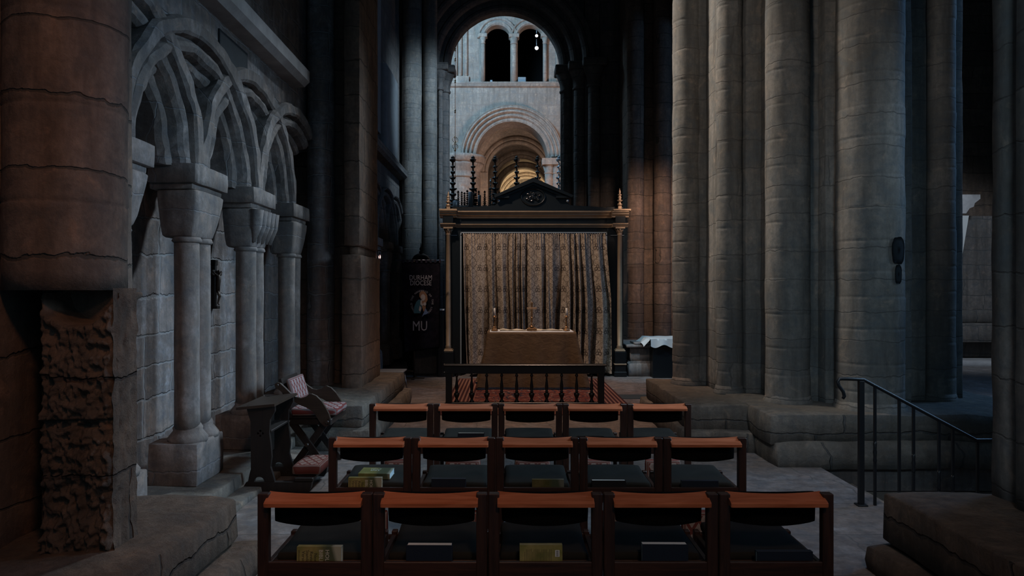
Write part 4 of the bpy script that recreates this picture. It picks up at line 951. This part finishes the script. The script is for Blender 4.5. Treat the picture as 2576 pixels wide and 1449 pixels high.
m.quadgrid(lambda u, v: Vector((ax-.72+u*1.44, AY0-.005-.006*v, zt+.006-v*.018)), 40, 2)
m.quadgrid(lambda u, v: Vector((ax+.72+v*.05, AY0+u*.64, zt+.006-v*.14)), 20, 3); m.quadgrid(lambda u, v: Vector((ax-.72-v*.03, AY0+u*.64, zt+.006-v*.05)), 20, 3)
bmesh.ops.remove_doubles(m.bm, verts=m.bm.verts, dist=.0005)
o = m.build('altar_linen', WHITE, None, (ax, AY0+.3, zt)); tag(o, 'white linen runner on top of the altar, its corner hanging at the right', 'altar linen')
zt += .013
m = B(); m.quadgrid(lambda u, v: Vector((ax-.55+u*1.1, AY0+.18+v*.30, zt+.004+.018*max(0, noise.noise(Vector((u*9, v*3, 5)))+.25))), 60, 14); m.box(ax-.55, ax+.55, AY0+.19, AY0+.47, zt-.006, zt+.004)
o = m.build('folded_cloth', plain('cream_cloth', (.52, .45, .34), .85), None, (ax, AY0+.3, zt)); tag(o, 'rumpled cream cloth lying along the white altar linen', 'cloth')
def candlestick(px, label, lab2):
    x = (px-1279)*12.4/F; y = AY0+.10
    t = thing('candlestick', (x, y, zt), label, 'candlestick', 'altar candlesticks')
    m = B(); z = zt
    m.lathe([(.062, z), (.062, z+.012), (.055, z+.018), (.045, z+.04), (.024, z+.055), (.03, z+.065), (.020, z+.075), (.022, z+.10), (.017, z+.14), (.015, z+.20), (.020, z+.21), (.014, z+.225)], (x, y, 0), 8, smooth=False); part(m, 'stem', BRASS, t)
    m = B(); m.lathe([(.012, z+.222), (.045, z+.235), (.048, z+.243), (.018, z+.24), (.018, z+.262), (.012, z+.262)], (x, y, 0), 16); part(m, 'drip_pan', BRASS, t)
    c = B().lathe([(.017, z+.25), (.017, z+.385), (.012, z+.392), (.002, z+.389)], (x, y, 0), 14); o = c.build('candle', WAX, None, (x, y, z+.25)); tag(o, lab2, 'candle', 'altar candles')
candlestick(1244, 'brass candlestick at the left end of the altar', 'unlit white candle in the left altar candlestick')
candlestick(1425, 'brass candlestick at the right end of the altar', 'unlit white candle in the right altar candlestick')
x, y = (1338-1279)*12.35/F, AY0+.09; z = zt
t = thing('altar_cross', (x, y, z), 'brass cross on a stepped foot in the middle of the altar', 'cross')
m = B(); m.box(x-.085, x+.085, y-.05, y+.05, z, z+.045, .004); m.box(x-.06, x+.06, y-.04, y+.04, z+.045, z+.06, .003)
m.lathe([(.05, z+.06), (.03, z+.085), (.02, z+.095), (.028, z+.105), (.016, z+.12), (.014, z+.20), (.026, z+.215), (.014, z+.23), (.012, z+.24)], (x, y, 0), 12); part(m, 'foot', BRASS, t)
m = B(); m.box(x-.017, x+.017, y-.009, y+.009, z+.235, z+.48, .003); m.box(x-.020, x+.020, y-.011, y+.011, z+.455, z+.49, .003); part(m, 'upright', BRASS, t)
m = B(); m.box(x-.088, x+.088, y-.011, y+.009, z+.392, z+.405, .002); m.box(x-.088, x+.088, y-.011, y+.009, z+.372, z+.385, .002); m.box(x-.075, x+.075, y-.006, y+.006, z+.380, z+.397); part(m, 'cross_bar', GOLD, t)

# ------------------------------------------------------------------ altar rail
RYL = 10.45
t = thing('altar_rail', (.24, RYL, .012), 'black communion rail with turned balusters before the altar', 'altar rail')
xl, xr = (1120-1279)*RYL/F, (1521-1279)*RYL/F
m = B(); m.box(xl-.02, xr+.02, RYL-.085, RYL+.085, .612, .640, .008); m.box(xl, xr, RYL-.05, RYL+.05, .505, .612, .004); part(m, 'top_rail', EBON, t)
m = B(); m.box(xl, xr, RYL-.045, RYL+.045, .05, .085, .004); part(m, 'bottom_rail', EBON, t)
for x in (xl+.055, xr-.055):
    m = B(); m.box(x-.045, x+.045, RYL-.05, RYL+.05, .012, .51, .004); m.box(x-.05, x+.05, RYL-.17, RYL+.17, .012, .05, .006); part(m, 'post', EBON, t)
for k in range(10):
    px = 1149+37.7*k; x = (px-1279)*RYL/F
    m = B(); m.lathe([(.035, .08), (.035, .10), (.022, .115), (.018, .14), (.030, .165), (.040, .19), (.042, .215), (.020, .222), (.018, .23), (.030, .235), (.018, .245), (.024, .29), (.025, .32), (.014, .41), (.013, .45), (.020, .46), (.024, .478), (.014, .494), (.014, .51)], (x, RYL, 0), 14); part(m, 'baluster', EBON, t)

# ------------------------------------------------------------------ banner
BY = 13.9
def bp(px, py): return Wp(px, py, BY)
t = thing('processional_banner', (bp(1041, 0).x, BY+.03, 0), 'dark purple church banner with embroidered lettering hanging from a pole', 'banner')
bx0, bx1, bz1, bz0 = bp(1011, 0).x, bp(1110, 0).x, bp(0, 659).z, bp(0, 880).z
def ban(u, v):
    x = bx0+(bx1-bx0)*(u*(.98-.10*(1-v))+.02*(1-v)+.05*(1-v)); z = bz0+(bz1-bz0)*v-.05*(1-v)*(1-u)+.03*(1-v)*u
    return Vector((x, BY+.022*math.sin(u*9+v*1.5)*(1.1-v)+.0, z))
m = B(); m.quadgrid(ban, 40, 40); bmesh.ops.solidify(m.bm, geom=m.bm.faces[:], thickness=.008); bn = part(m, 'banner_cloth', BANNER, t)
m = B()
for q in range(9):
    u = .03+q*.117; x = bx0+(bx1-bx0)*u; m.box(x-.02, x+.02, BY-.012, BY+.012, bz1-.02, bz1+.045, .002)
part(m, 'hanging_loops', BANNER, t)
m = B(); m.tube([(bx0-.12, BY, bz1+.035), (bx1+.06, BY, bz1+.035)], .011, 8); part(m, 'cross_pole', CHROME, t)
px_ = bp(1041, 0).x
m = B(); m.tube([(px_, BY+.045, 0), (px_, BY+.045, bz1+.05)], .018, 8); m.box(px_-.2, px_+.2, BY+.01, BY+.08, 0, .025, .004); m.box(px_-.03, px_+.03, BY-.18, BY+.25, 0, .025, .004); part(m, 'stand', OAKX, t)
RX = Matrix.Rotation(PI/2, 4, 'X')
ly_ = BY-.034
m = B()
for txt, py, sz in (('DURHAM', 699, .135), ('DIOCESE', 712.5, .135)):
    p = bp(1059, py); text_mesh(txt, sz, Matrix.Translation((p.x, ly_, p.z)) @ RX @ Matrix.Diagonal((.78, 1, 1, 1)), m)
part(m, 'embroidered_title', THREAD, t); m = B()
p = bp(1057, 821); text_mesh('MU', .27, Matrix.Translation((p.x, ly_, p.z)) @ RX @ Matrix.Diagonal((.75, 1, 1, 1)), m)
part(m, 'embroidered_initials', THREAD, t); m = B()
cc = bp(1062, 762); phrase = 'BEHOLD THE HANDMAID OF THE LORD'; n = len(phrase)
for k, ch in enumerate(phrase):
    if ch == ' ': continue
    a = math.radians(232-284*k/(n-1)); R = .215
    text_mesh(ch, .052, Matrix.Translation((cc.x+R*math.cos(a)*.95, ly_, cc.z+R*1.08*math.sin(a))) @ RX @ Matrix.Rotation(a-PI/2, 4, 'Z'), m)
part(m, 'embroidered_motto', THREAD, t)
def blob(m, pts, y): 
    m.prism([(cc.x+a, cc.z+b) for a, b in pts], 'y', y, y+.006)
m = B(); blob(m, [(-.16, -.20), (-.15, -.08), (-.11, .02), (-.06, .07), (-.01, .05), (.0, -.1), (-.03, -.2)], ly_-.002); part(m, 'teal_robe', TEALC, t)
m = B(); blob(m, [(-.05, .19), (0, .235), (.05, .22), (.10, .15), (.11, .06), (.07, -.02), (.075, -.12), (.03, -.17), (.01, -.10), (-.02, -.02), (-.01, .08), (-.05, .12)], ly_-.003); part(m, 'rust_veil', RUSTC, t)
m = B(); m.prism([(cc.x+.02+.045*math.cos(a), cc.z+.105+.065*math.sin(a)) for a in [2*PI*k/20 for k in range(20)]], 'y', ly_-.006, ly_); m.prism([(cc.x+.055+.028*math.cos(a), cc.z-.02+.034*math.sin(a)) for a in [2*PI*k/16 for k in range(16)]], 'y', ly_-.008, ly_)
blob(m, [(-.03, .03), (.0, .10), (.0, .0), (.03, -.03), (.01, -.06), (-.03, -.03)], ly_-.006); blob(m, [(-.06, -.14), (-.04, -.05), (-.01, -.10), (-.03, -.17)], ly_-.006); part(m, 'pale_faces_and_hands', SKINP, t)
m = B(); blob(m, [(.0, -.27), (.03, -.20), (.07, -.10), (.10, -.16), (.13, -.19), (.08, -.22), (.04, -.23)], ly_-.005); part(m, 'blue_hem', BLUEC, t)

# dome-topped cover, stone block and stand behind the banner
t = thing('font_cover', (-2.05, 15.6, 0), 'dark domed cover with a turned finial half hidden behind the banner', 'font cover')
cxx = (1059-1279)*15.6/F; zz = H-(655-730)*15.6/F
m = B(); m.lathe([(.30, .0), (.30, .9), (.34, .95), (.34, zz-.05), (.20, zz-.02), (.19, zz+.04), (.15, zz+.10), (.08, zz+.14), (.02, zz+.16)], (cxx, 15.6, 0), 24); part(m, 'dome', EBON, t)
m = B(); m.lathe([(.03, zz+.15), (.05, zz+.18), (.02, zz+.21), (.035, zz+.25), (.012, zz+.30), (.004, zz+.38)], (cxx, 15.6, 0), 12); part(m, 'finial', EBON, t)
m = B(); a, b = Wp(1046, 940, 14.9), Wp(1106, 880, 14.9); m.rbox(a.x, b.x, 14.75, 15.25, 0, .56, .01, .1, .004); m.rbox(a.x-.03, b.x+.02, 14.7, 15.28, .52, .60, .01, .1, .003)
o = m.build('stone_block', ST_X, None, (-1.7, 15, 0)); tag(o, 'pale stone block standing behind the foot of the banner', 'stone block')
t = thing('notice_stand', (-1.36, 14.2, 0), 'dark stand topped with a white sheet between the banner and the frame', 'stand')
a = Wp(1110, 777, 14.2); m = B(); m.box(a.x-.06, a.x+.05, 14.15, 14.4, .0, a.z-.12, .005); part(m, 'body', EBON, t)
m = B(); m.box(a.x-.06, a.x+.06, 14.1, 14.3, a.z-.03, a.z+.0, .002); part(m, 'white_sheet', WHITE, t)
m = B(); m.box(a.x-.015, a.x+.015, 14.2, 14.25, a.z-.14, a.z-.02); part(m, 'neck', IRON, t)

# grey chair with metal legs
gx_, gy_ = (988-1279)*11.3/F, 11.25
t = thing('metal_chair', (gx_, gy_, 0), 'grey plastic chair with thin metal legs beside the left pier', 'chair')
m = B(); m.rbox(gx_-.25, gx_+.20, gy_-.17, gy_+.25, .435, .46, .012, .05, .0); part(m, 'seat', GREYP, t)
for (a, b) in ((.14, -.15), (.17, .2), (-.2, -.15), (-.2, .2)): m = B(); m.tube([(gx_+a*.9, gy_+b, .435), (gx_+a*1.35, gy_+b*1.1, .0)], .011, 8); part(m, 'leg', CHROME, t)
m = B(); m.tube([(gx_-.22, gy_+.2, .45), (gx_-.27, gy_+.22, .80)], .011, 8); m.tube([(gx_-.22, gy_-.15, .45), (gx_-.27, gy_-.15, .80)], .011, 8); m.rbox(gx_-.29, gx_-.26, gy_-.17, gy_+.24, .62, .82, .01, .05, 0); part(m, 'backrest', GREYP, t)
a = Wp(998, 1015, 10.5)
m = B(); m.rbox(-1.78, -1.53, 10.3, 10.62, 0, .14, .04, .05, .01); o = m.build('stone_fragment', LEDGE, None, (-1.6, 10.4, 0)); tag(o, 'small pale stone block on the floor under the grey chair', 'stone block')

# ------------------------------------------------------------------ tomb and linen table right of the altar frame
t = thing('tomb_chest', (2.6, 14.6, 0), 'pale stone tomb chest between the altar frame and the white table', 'tomb')
x0, x1 = (1590-1279)*14.3/F-.05, (1641-1279)*14.3/F
m = B(); m.rbox(x0-.03, x1, 14.25, 15.7, 0, .26, .02, .12, .003); m.prism([(x0-.03, .25), (x1, .25), (x1, .30), (x0+.03, .30)], 'y', 14.3, 15.6); part(m, 'base', ST_X, t)
m = B(); m.rbox(x0+.02, x1-.01, 14.32, 15.6, .28, .58, .01, .12, .003); part(m, 'chest', ST_X, t)
m = B(); m.rbox(x0-.06, x1+.02, 14.25, 15.8, .575, .63, .01, .12, .003); part(m, 'lid', ST_X, t)
m = B(); m.rbox(x1-.35, x1, 14.27, 14.9, .63, .675, .01, .1, .002); part(m, 'slab', ST_X, t)
t = thing('side_table', (3.1, 13.9, 0), 'dark side table with a white cloth tucked behind the great pier', 'table')
x0, x1 = (1642-1279)*14.0/F, 3.7
m = B(); m.box(x0, x1, 14.0, 14.9, 0, .72, .01); part(m, 'body', EBON, t)
m = B(); m.box(x0-.03, x1+.02, 13.96, 14.93, .715, .745, .004); part(m, 'tabletop', OAK, t)
def tc(u, v):
    x = x0-.05+u*(x1-x0+.05); return Vector((x, 13.94-.012*v+.012*math.sin(u*21)*v, .765-v*(.14+.03*math.sin(u*17))))
m = B(); m.quadgrid(tc, 40, 4); m.quadgrid(lambda u, v: Vector((x0-.05+u*(x1-x0+.05), 13.94+v*1.0, .765+.003*math.sin(u*20))), 40, 6)
m.quadgrid(lambda u, v: Vector((x0-.05-.14*v+.012*math.sin(u*14), 13.94+u*1.0, .765-v*(.12+.03*math.cos(u*12)))), 24, 4)
bmesh.ops.remove_doubles(m.bm, verts=m.bm.verts, dist=.001); o = m.build('tablecloth', WHITE, None, (x0+.4, 14.4, .76)); tag(o, 'white cloth draped over the dark side table', 'tablecloth')
o = B().box(1.5, 3.2, 11.3, 11.75, 0, .008, .002).build('floor_band', plain('dark_blue_band', (.04, .055, .06), .9), None, (2.3, 11.5, 0)); tag(o, 'dark blue-grey band crossing the floor right of the rug', 'mat')  # flat dark blue-grey band laid on the floor

# ------------------------------------------------------------------ prayer desk (faces right)
PY = 6.10
def pd(px, py, Y=PY): p = Wp(px, py, Y); return (p.x, p.z)
t = thing('prayer_desk', (-2.1, 6.35, 0), 'black oak prayer desk with pierced crosses and sloping top', 'prayer desk')
prof = [pd(628, 1216), pd(623, 1216), pd(627, 1195), pd(631, 1180), pd(630, 1060), pd(625, 1045), pd(621, 1030), pd(621, 1020), pd(691, 1020), pd(691, 1035), pd(684, 1048), pd(679, 1056), pd(677, 1090), pd(681, 1120), pd(683, 1150), pd(680, 1175), pd(686, 1195), pd(692, 1216)]
def cross_holes(x, z, r):
    return [circ(x+dx*r*1.25, z+dz*r*1.25, r*.62, 10) for dx, dz in ((1, 0), (-1, 0), (0, 1), (0, -1))]
cxz = pd(655, 1090)
m = B(); m.prism(prof, 'y', PY, PY+.035, cross_holes(cxz[0], cxz[1], .016)+[circ(pd(652, 1206)[0], pd(0, 1213)[1], .045, 12, 0, PI)]); part(m, 'side_panel', OAK, t)
m = B(); m.prism([(a, b) for a, b in prof], 'y', PY+.52, PY+.555, cross_holes(cxz[0], cxz[1], .016)+[circ(pd(652, 1206)[0], pd(0, 1213)[1], .045, 12, 0, PI)]); part(m, 'side_panel', OAK, t)
xl_, xr_ = pd(608, 0)[0], pd(692, 0)[0]
m = B()
M = Matrix.Translation((0, 0, 0)); zt_ = pd(0, 1022)[1]
m.prism([(xl_-.03, zt_-.025), (xr_+.01, zt_+.005), (xr_+.01, zt_+.028), (xl_-.03, zt_-.002)], 'y', PY-.05, PY+.60); part(m, 'desk_top', OAKX, t)
m = B(); m.box(pd(632, 0)[0], pd(640, 0)[0], PY+.03, PY+.53, .25, .70, .003); m.box(pd(640, 0)[0], pd(680, 0)[0], PY+.03, PY+.53, .50, .52, .003); part(m, 'shelf', OAK, t)
zf0, zf1 = 0, .095
for yy in (PY-.01, PY+.515):
    m = B(); m.prism([pd(611, 1238)[0:1]+(0,), (pd(775, 0)[0], 0), (pd(782, 0)[0], .03), (pd(785, 0)[0], .085), (pd(695, 0)[0], .085), (pd(620, 0)[0], .085), (pd(613, 0)[0], .045)], 'y', yy, yy+.055)
    part(m, 'foot', OAK, t)
m = B(); m.box(pd(740, 0)[0], pd(786, 0)[0], PY+.0, PY+.56, .085, .115, .005); part(m, 'kneeling_board', OAK, t)
m = B(); m.rbox(-.13, .13, -.22, .22, 0, .085, .03, .025, .003, 8); o = m.build('kneeler_cushion', KNEE, None, loc=(pd(762, 0)[0], PY+.31, .117)); tag(o, 'red and cream embroidered cushion on the foot of the prayer desk', 'cushion')

# ------------------------------------------------------------------ cross-legged armchair (faces right)
CY = 6.72
def cd(px, py): p = Wp(px, py, CY); return (p.x, p.z)
t = thing('cross_legged_armchair', (-1.95, 7.0, 0), 'dark folding oak armchair with crossed legs and curved arms by the left wall', 'chair')
armp = [cd(*q) for q in ((691, 966), (697, 962), (704, 964), (716, 975), (730, 989), (744, 999), (757, 1002), (770, 998), (777, 992), (783, 991), (795, 996), (808, 1009), (819, 1026), (827, 1042), (832, 1060), (829, 1070), (818, 1074), (806, 1064), (796, 1048), (786, 1035), (772, 1026), (752, 1018), (735, 1007), (718, 994), (703, 982), (693, 976))]
def slat(a, b, w):
    a, b = Vector(a), Vector(b); n = (b-a).normalized(); q = Vector((-n.y, n.x))*w/2
    return [tuple(a+q), tuple(b+q), tuple(b-q), tuple(a-q)]
for yy in (CY, CY+.56):
    m = B(); m.prism(armp, 'y', yy, yy+.035); part(m, 'arm', OAKX, t)
    m = B(); m.prism(slat(cd(722, 1057), (cd(822, 0)[0], .0), .062), 'y', yy-.012+(.07 if yy == CY else -.02), yy+.02+(.07 if yy == CY else -.02)); part(m, 'leg', OAK, t)
    m = B(); m.prism(slat(cd(824, 1052), (cd(722, 0)[0], .0), .062), 'y', yy+.02+(.07 if yy == CY else -.02), yy+.05+(.07 if yy == CY else -.02)); part(m, 'leg', OAK, t)
zq = cd(0, 1062)[1]
m = B(); m.box(cd(722, 0)[0], cd(826, 0)[0], CY+.05, CY+.09, zq-.035, zq+.03, .004); m.box(cd(722, 0)[0], cd(826, 0)[0], CY+.50, CY+.54, zq-.035, zq+.03, .004); m.box(cd(722, 0)[0], cd(828, 0)[0], CY+.05, CY+.54, zq+.015, zq+.04, .004); m.box(cd(824, 0)[0], cd(834, 0)[0], CY-.01, CY+.60, zq-.03, zq+.03, .008); part(m, 'seat_frame', OAK, t)
cb = Vector(cd(768, 1122))
m = B(); m.tube([(cb.x, CY+.03, cb.y), (cb.x, CY+.60, cb.y)], .016, 10); m.tube([(cd(722, 0)[0], CY-.01, zq), (cd(722, 0)[0], CY+.62, zq)], .014, 10); m.tube([(cd(824, 0)[0], CY-.03, zq+.005), (cd(824, 0)[0], CY+.62, zq+.005)], .014, 10); m.tube([(cd(697, 0)[0], CY-.02, cd(0, 969)[1]), (cd(697, 0)[0], CY+.62, cd(0, 969)[1])], .016, 10); part(m, 'peg', OAKX, t)
# back panel between arms
a, b = Vector(cd(700, 955)), Vector(cd(728, 1052))
m = B(); m.prism(slat(tuple(a), tuple(b), .025), 'y', CY+.04, CY+.555); part(m, 'back_panel', OAK, t)
sc_ = cd(775, 0)[0]
o = B().rbox(-.235, .235, -.225, .225, 0, .075, .03, .03, .003, 8).build('seat_cushion', CUSH, None, loc=(sc_+.02, CY+.295, zq+.042)); tag(o, 'red and white lattice seat cushion on the cross-legged armchair', 'cushion')
o = B().rbox(-.022, .022, -.235, .235, -.115, .115, .02, .03, .003, 8).build('back_cushion', CUSHB, None, loc=(cd(716, 0)[0]+.035, CY+.30, cd(0, 985)[1]-.005)); o.rotation_euler = (0, -math.atan2(b.x-a.x, a.y-b.y), 0)
tag(o, 'red and white lattice cushion hung against the armchair back', 'cushion')

# ------------------------------------------------------------------ church chairs
CW = .53
def make_chair():
    t = thing('church_chair', (0, 0, 0), 'x', 'chair')
    hw = CW/2-.003; pw = .050
    for s in (-1, 1):
        xa, xb = sorted((s*hw, s*(hw-pw)))
        m = B(); m.box(xa, xb, -.022, .022, 0, .785, .004); part(m, 'rear_leg', WOOD_D, t)
        m = B(); m.box(xa+(.008 if s < 0 else .012), xb-(.012 if s < 0 else .008), .455, .495, 0, .455, .004); part(m, 'front_leg', WOOD_D, t)
        m = B(); xa, xb = sorted((s*(hw-.010), s*(hw-.034))); m.box(xa, xb, .022, .455, .385, .440, .003); part(m, 'side_rail', WOOD_D, t)
        m = B(); m.box(xa, xb, .022, .455, .13, .16, .003); part(m, 'stretcher', WOOD_D, t)
    # top rail: flat rear edge, hollowed front edge, sloping polished top
    w = hw-pw+.012
    def rail(u, v):
        x = -w+2*w*u; c = 1-(2*u-1)**2; e = min(1, min(u, 1-u)/.03)
        yb = -.062+.004*(1-e); yf = .032-.030*c
        P = [(yb, .735), (yb-.002, .752), (yb+.006, .757), (yf, .785-.004*c), (yf+.004, .778), (yf+.002, .738), (yb, .735)]
        k = v*6; i = min(5, int(k)); f = k-i; return Vector((x*(1-.015*(1-e)), P[i][0]+(P[i+1][0]-P[i][0])*f, P[i][1]+(P[i+1][1]-P[i][1])*f))
    m = B(); V = m.quadgrid(rail, 40, 6, smooth=False)
    for i in (0, 40): m.bm.faces.new([V[i][j] for j in range(6)])
    bmesh.ops.remove_doubles(m.bm, verts=m.bm.verts, dist=.0003); part(m, 'top_rail', WOOD_R, t)
    # padded back
    def pad(p):
        c = 1-(p.x/.2)**2; return Vector((p.x, p.y-.028*c, p.z-.014*c*(1 if p.z < .69 else -.2)))
    m = B(); m.rbox(-.203, .203, .028, .066, .640, .782, .014, .025, .0, zf=pad); part(m, 'back_pad', BLACKF, t)
    def seat(p):
        y = max(0.0, (p.y-.1)/.42); z = p.z+.016*y**1.5+.004*math.sin(PI*(p.x+.2)/.4); sc = 1-.03*math.sin(PI*max(0, min(1, y)))
        return Vector((p.x*sc, p.y, z))
    m = B(); m.rbox(-.215, .215, .095, .52, .425, .475, .022, .03, .0025, 9, zf=seat); part(m, 'seat_cushion', GREYF, t)
    m = B(); m.box(-hw+pw-.01, hw-pw+.01, -.016, .004, .375, .470, .003); m.box(-hw+pw-.01, hw-pw+.01, .0, .095, .375, .387, .002); m.box(-hw+pw-.01, hw-pw+.01, .088, .10, .375, .44, .002)
    for s in (-1, 1): m.box(s*.14-.012, s*.14+.012, -.018, -.014, .415, .435)
    part(m, 'book_box', WOOD_DX, t)
    m = B(); m.box(-hw+.03, hw-.03, .462, .486, .385, .44, .003); part(m, 'front_rail', WOOD_DX, t)
    m = B(); m.box(-hw+.03, hw-.03, -.012, .010, .14, .17, .003); part(m, 'rear_stretcher', WOOD_DX, t)
    return t
ROWY = [3.28, 4.52, 5.87]; ROWX = [(645+2100)/2, (823+1881)/2, (928+1740)/2]
proto = make_chair(); first = True
rown = ['front', 'middle', 'back']; rowd = ['in near row', 'in middle row', 'in far row']
posn = ['leftmost chair', 'second chair from left', 'centre chair', 'second chair from right', 'rightmost chair']
what = [['green titled bible', 'navy book', 'yellow-green barcoded book', 'navy book', 'leaning navy book'],
        ['two green books', 'dark blue book', 'olive green book', 'black pale-edged book', 'navy book'],
        ['no book', 'bright-edged book', 'flat dark book', 'black book', 'low black book']]
CHX = {}
for r in range(3):
    cxr = (ROWX[r]-1279)*ROWY[r]/F
    for k in range(5):
        c = proto if first else copy_tree(proto); first = False
        x = cxr+(k-2)*CW; c.location = (x, ROWY[r]+.022, 0); CHX[(r, k)] = x
        c['label'] = 'dark church chair %s, %s with %s' % (rowd[r], posn[k], what[r][k]); c['group'] = 'church chairs in three rows'
# hassocks hung on the backs of the two farther rows
hp = None; n = 0
for r in (1, 2):
    for k in range(5):
        if hp is None:
            hp = thing('hassock', (0, 0, 0), 'x', 'kneeler'); m = B(); m.rbox(-.145, .145, -.035, .035, -.12, .12, .022, .025, .002, 8); part(m, 'cushion', HASS, hp)
            m = B(); m.tube([(-.05, 0, .115), (-.045, .02, .150), (.045, .02, .150), (.05, 0, .115)], .005, 6); part(m, 'hanging_loop', BLACKF, hp); h = hp
        else: h = copy_tree(hp)
        h.location = (CHX[(r, k)]+(-.02 if (k+r) % 2 else .015), ROWY[r]-.045, .225)
        h['label'] = 'red and cream lozenge hassock hanging behind the %s %s' % (posn[k], rowd[r]); h['group'] = 'hassocks hung behind the chairs'

# ------------------------------------------------------------------ books
def book(r, k, pxa, pxb, pyt, kind, label, th=.032, lean=.12, hgt=.135, txt=None):
    """book standing in the box behind the seat; its visible upper edge is at pixel row pyt"""
    Y = ROWY[r]+.06; a = Wp(pxa, pyt, Y); b = Wp(pxb, pyt, Y); w = b.x-a.x; z0 = .388; hh = max(.09, a.z-z0)
    mat = {'navy': NAVY, 'black': BLACKB, 'bible': COVER, 'back': COVERB, 'dull': COVERD}[kind]
    if txt == 'pages': th = .050
    t = thing('book', (0, 0, 0), label, 'book', 'books behind the chair seats')
    spine_up = txt != 'pages'
    m = B(); m.box(-w/2, w/2, -th/2, -th/2+.003, 0, hh, .001); m.box(-w/2, w/2, th/2-.003, th/2, 0, hh-(0 if spine_up else .004), .001)
    if spine_up: m.box(-w/2, w/2, -th/2, th/2, hh-.003, hh+.001, .001)
    else: m.box(-w/2, w/2, -th/2, th/2, 0, .003, .001)
    part(m, 'cover', mat, t)
    m = B(); m.box(-w/2+.004, w/2-.004, -th/2+.003, th/2-.003, .002, hh-.004); part(m, 'pages', PAGE, t)
    yf = -th/2-.0006
    if kind == 'bible':
        def put(s_, x, sz, mm, tz): text_mesh(s_, sz, Matrix.Translation((x, yf, hh+tz)) @ RX @ Matrix.Rotation(-PI/2, 4, 'Z'), mm, align='LEFT')
        m = B(); put('HOLY', w*.18, .026, m, -.012); put('BIBLE', w*.04, .026, m, -.012); part(m, 'pale_title', INK_W, t)
        m = B(); put('New', -w*.08, .021, m, -.028); put('Revised', -w*.17, .021, m, -.020); put('Standard', -w*.26, .021, m, -.014); put('Version', -w*.35, .021, m, -.018); put('WITH APOCRYPHA', -w*.45, .007, m, -.014); part(m, 'brown_title', INK_D, t)
    if kind == 'back':
        m = B(); m.box(w*.33, w*.43, yf, yf+.001, hh-.052, hh-.022); part(m, 'barcode_label', WHITE, t)
        m = B()
        for q in range(9): m.box(w*.35, w*.41, yf-.0004, yf, hh-.050+q*.003, hh-.0485+q*.003)
        for q in range(18): x = -w*.38+q*w*.036; m.box(x, x+w*.008, yf, yf+.0004, hh-.075, hh-(.018 if q % 5 else .03))
        part(m, 'printed_text', INK_D, t)
    t.location = ((a.x+b.x)/2, Y-.012, z0); t.rotation_euler = (-lean*.35, 0, random.uniform(-.02, .02)); return t
book(0, 0, 750, 862, 1372, 'bible', 'green and gold bible with title on its cover, on the leftmost near chair')
book(0, 1, 1024, 1138, 1366, 'navy', 'dark blue book with white page edge on the second near chair', txt='pages')
book(0, 2, 1307, 1414, 1368, 'back', 'yellow-green book with a barcode on its back cover, on the centre near chair')
book(0, 3, 1613, 1727, 1364, 'navy', 'dark blue book with white page edge on the near chair second from right', txt='pages')
book(0, 4, 1900, 2040, 1384, 'navy', 'dark blue book, spine up, on the rightmost near chair')
book(1, 0, 878, 962, 1200, 'bible', 'green bible standing behind the leftmost middle-row seat, below a lying green book')
book(1, 1, 1086, 1172, 1203, 'navy', 'dark blue book on the second middle-row chair from the left')
book(1, 2, 1338, 1418, 1205, 'dull', 'olive green book on the centre chair of the middle row')
book(1, 3, 1488, 1573, 1206, 'black', 'black book with cream page edge in the middle row', txt='pages')
book(1, 4, 1713, 1805, 1208, 'navy', 'dark blue book on the rightmost middle-row chair')
book(2, 1, 1152, 1218, 1088, 'navy', 'dark book with bright white page edge in the far row', txt='pages')
book(2, 2, 1296, 1360, 1099, 'black', 'black book low behind the centre seat of the far row')
book(2, 3, 1451, 1518, 1097, 'black', 'black book on the far-row chair second from right')
book(2, 4, 1614, 1690, 1099, 'navy', 'dark book on the rightmost far-row chair')
# lying green book on the leftmost middle-row seat
x = CHX[(1, 0)]; t = thing('book', (0, 0, 0), 'green book lying flat on the leftmost middle-row seat', 'book', 'books behind the chair seats')
m = B(); m.box(-.105, .105, -.07, .07, .0, .003, .001); m.box(-.105, .105, -.07, .07, .035, .038, .001); m.box(-.105, .105, -.072, -.068, 0, .038, .001); part(m, 'cover', COVER, t)
m = B(); m.box(-.101, .103, -.067, .066, .003, .035); o = part(m, 'pages', plain('blue_white_pages', (.45, .55, .58), .8), t)
m = B(); text_mesh('HOLY', .026, Matrix.Translation((-.01, .03, .0386)), m); text_mesh('BIBLE', .026, Matrix.Translation((-.01, .0, .0386)), m); part(m, 'title', INK_W, t)
t.location = ((947-1279)*4.75/F, 4.755, .484); t.rotation_euler = (.03, 0, -.06)

for o in bpy.data.objects:
    if o.type == 'MESH' and o.parent is None and 'kind' not in o and 'label' not in o: print('UNTAGGED', o.name)
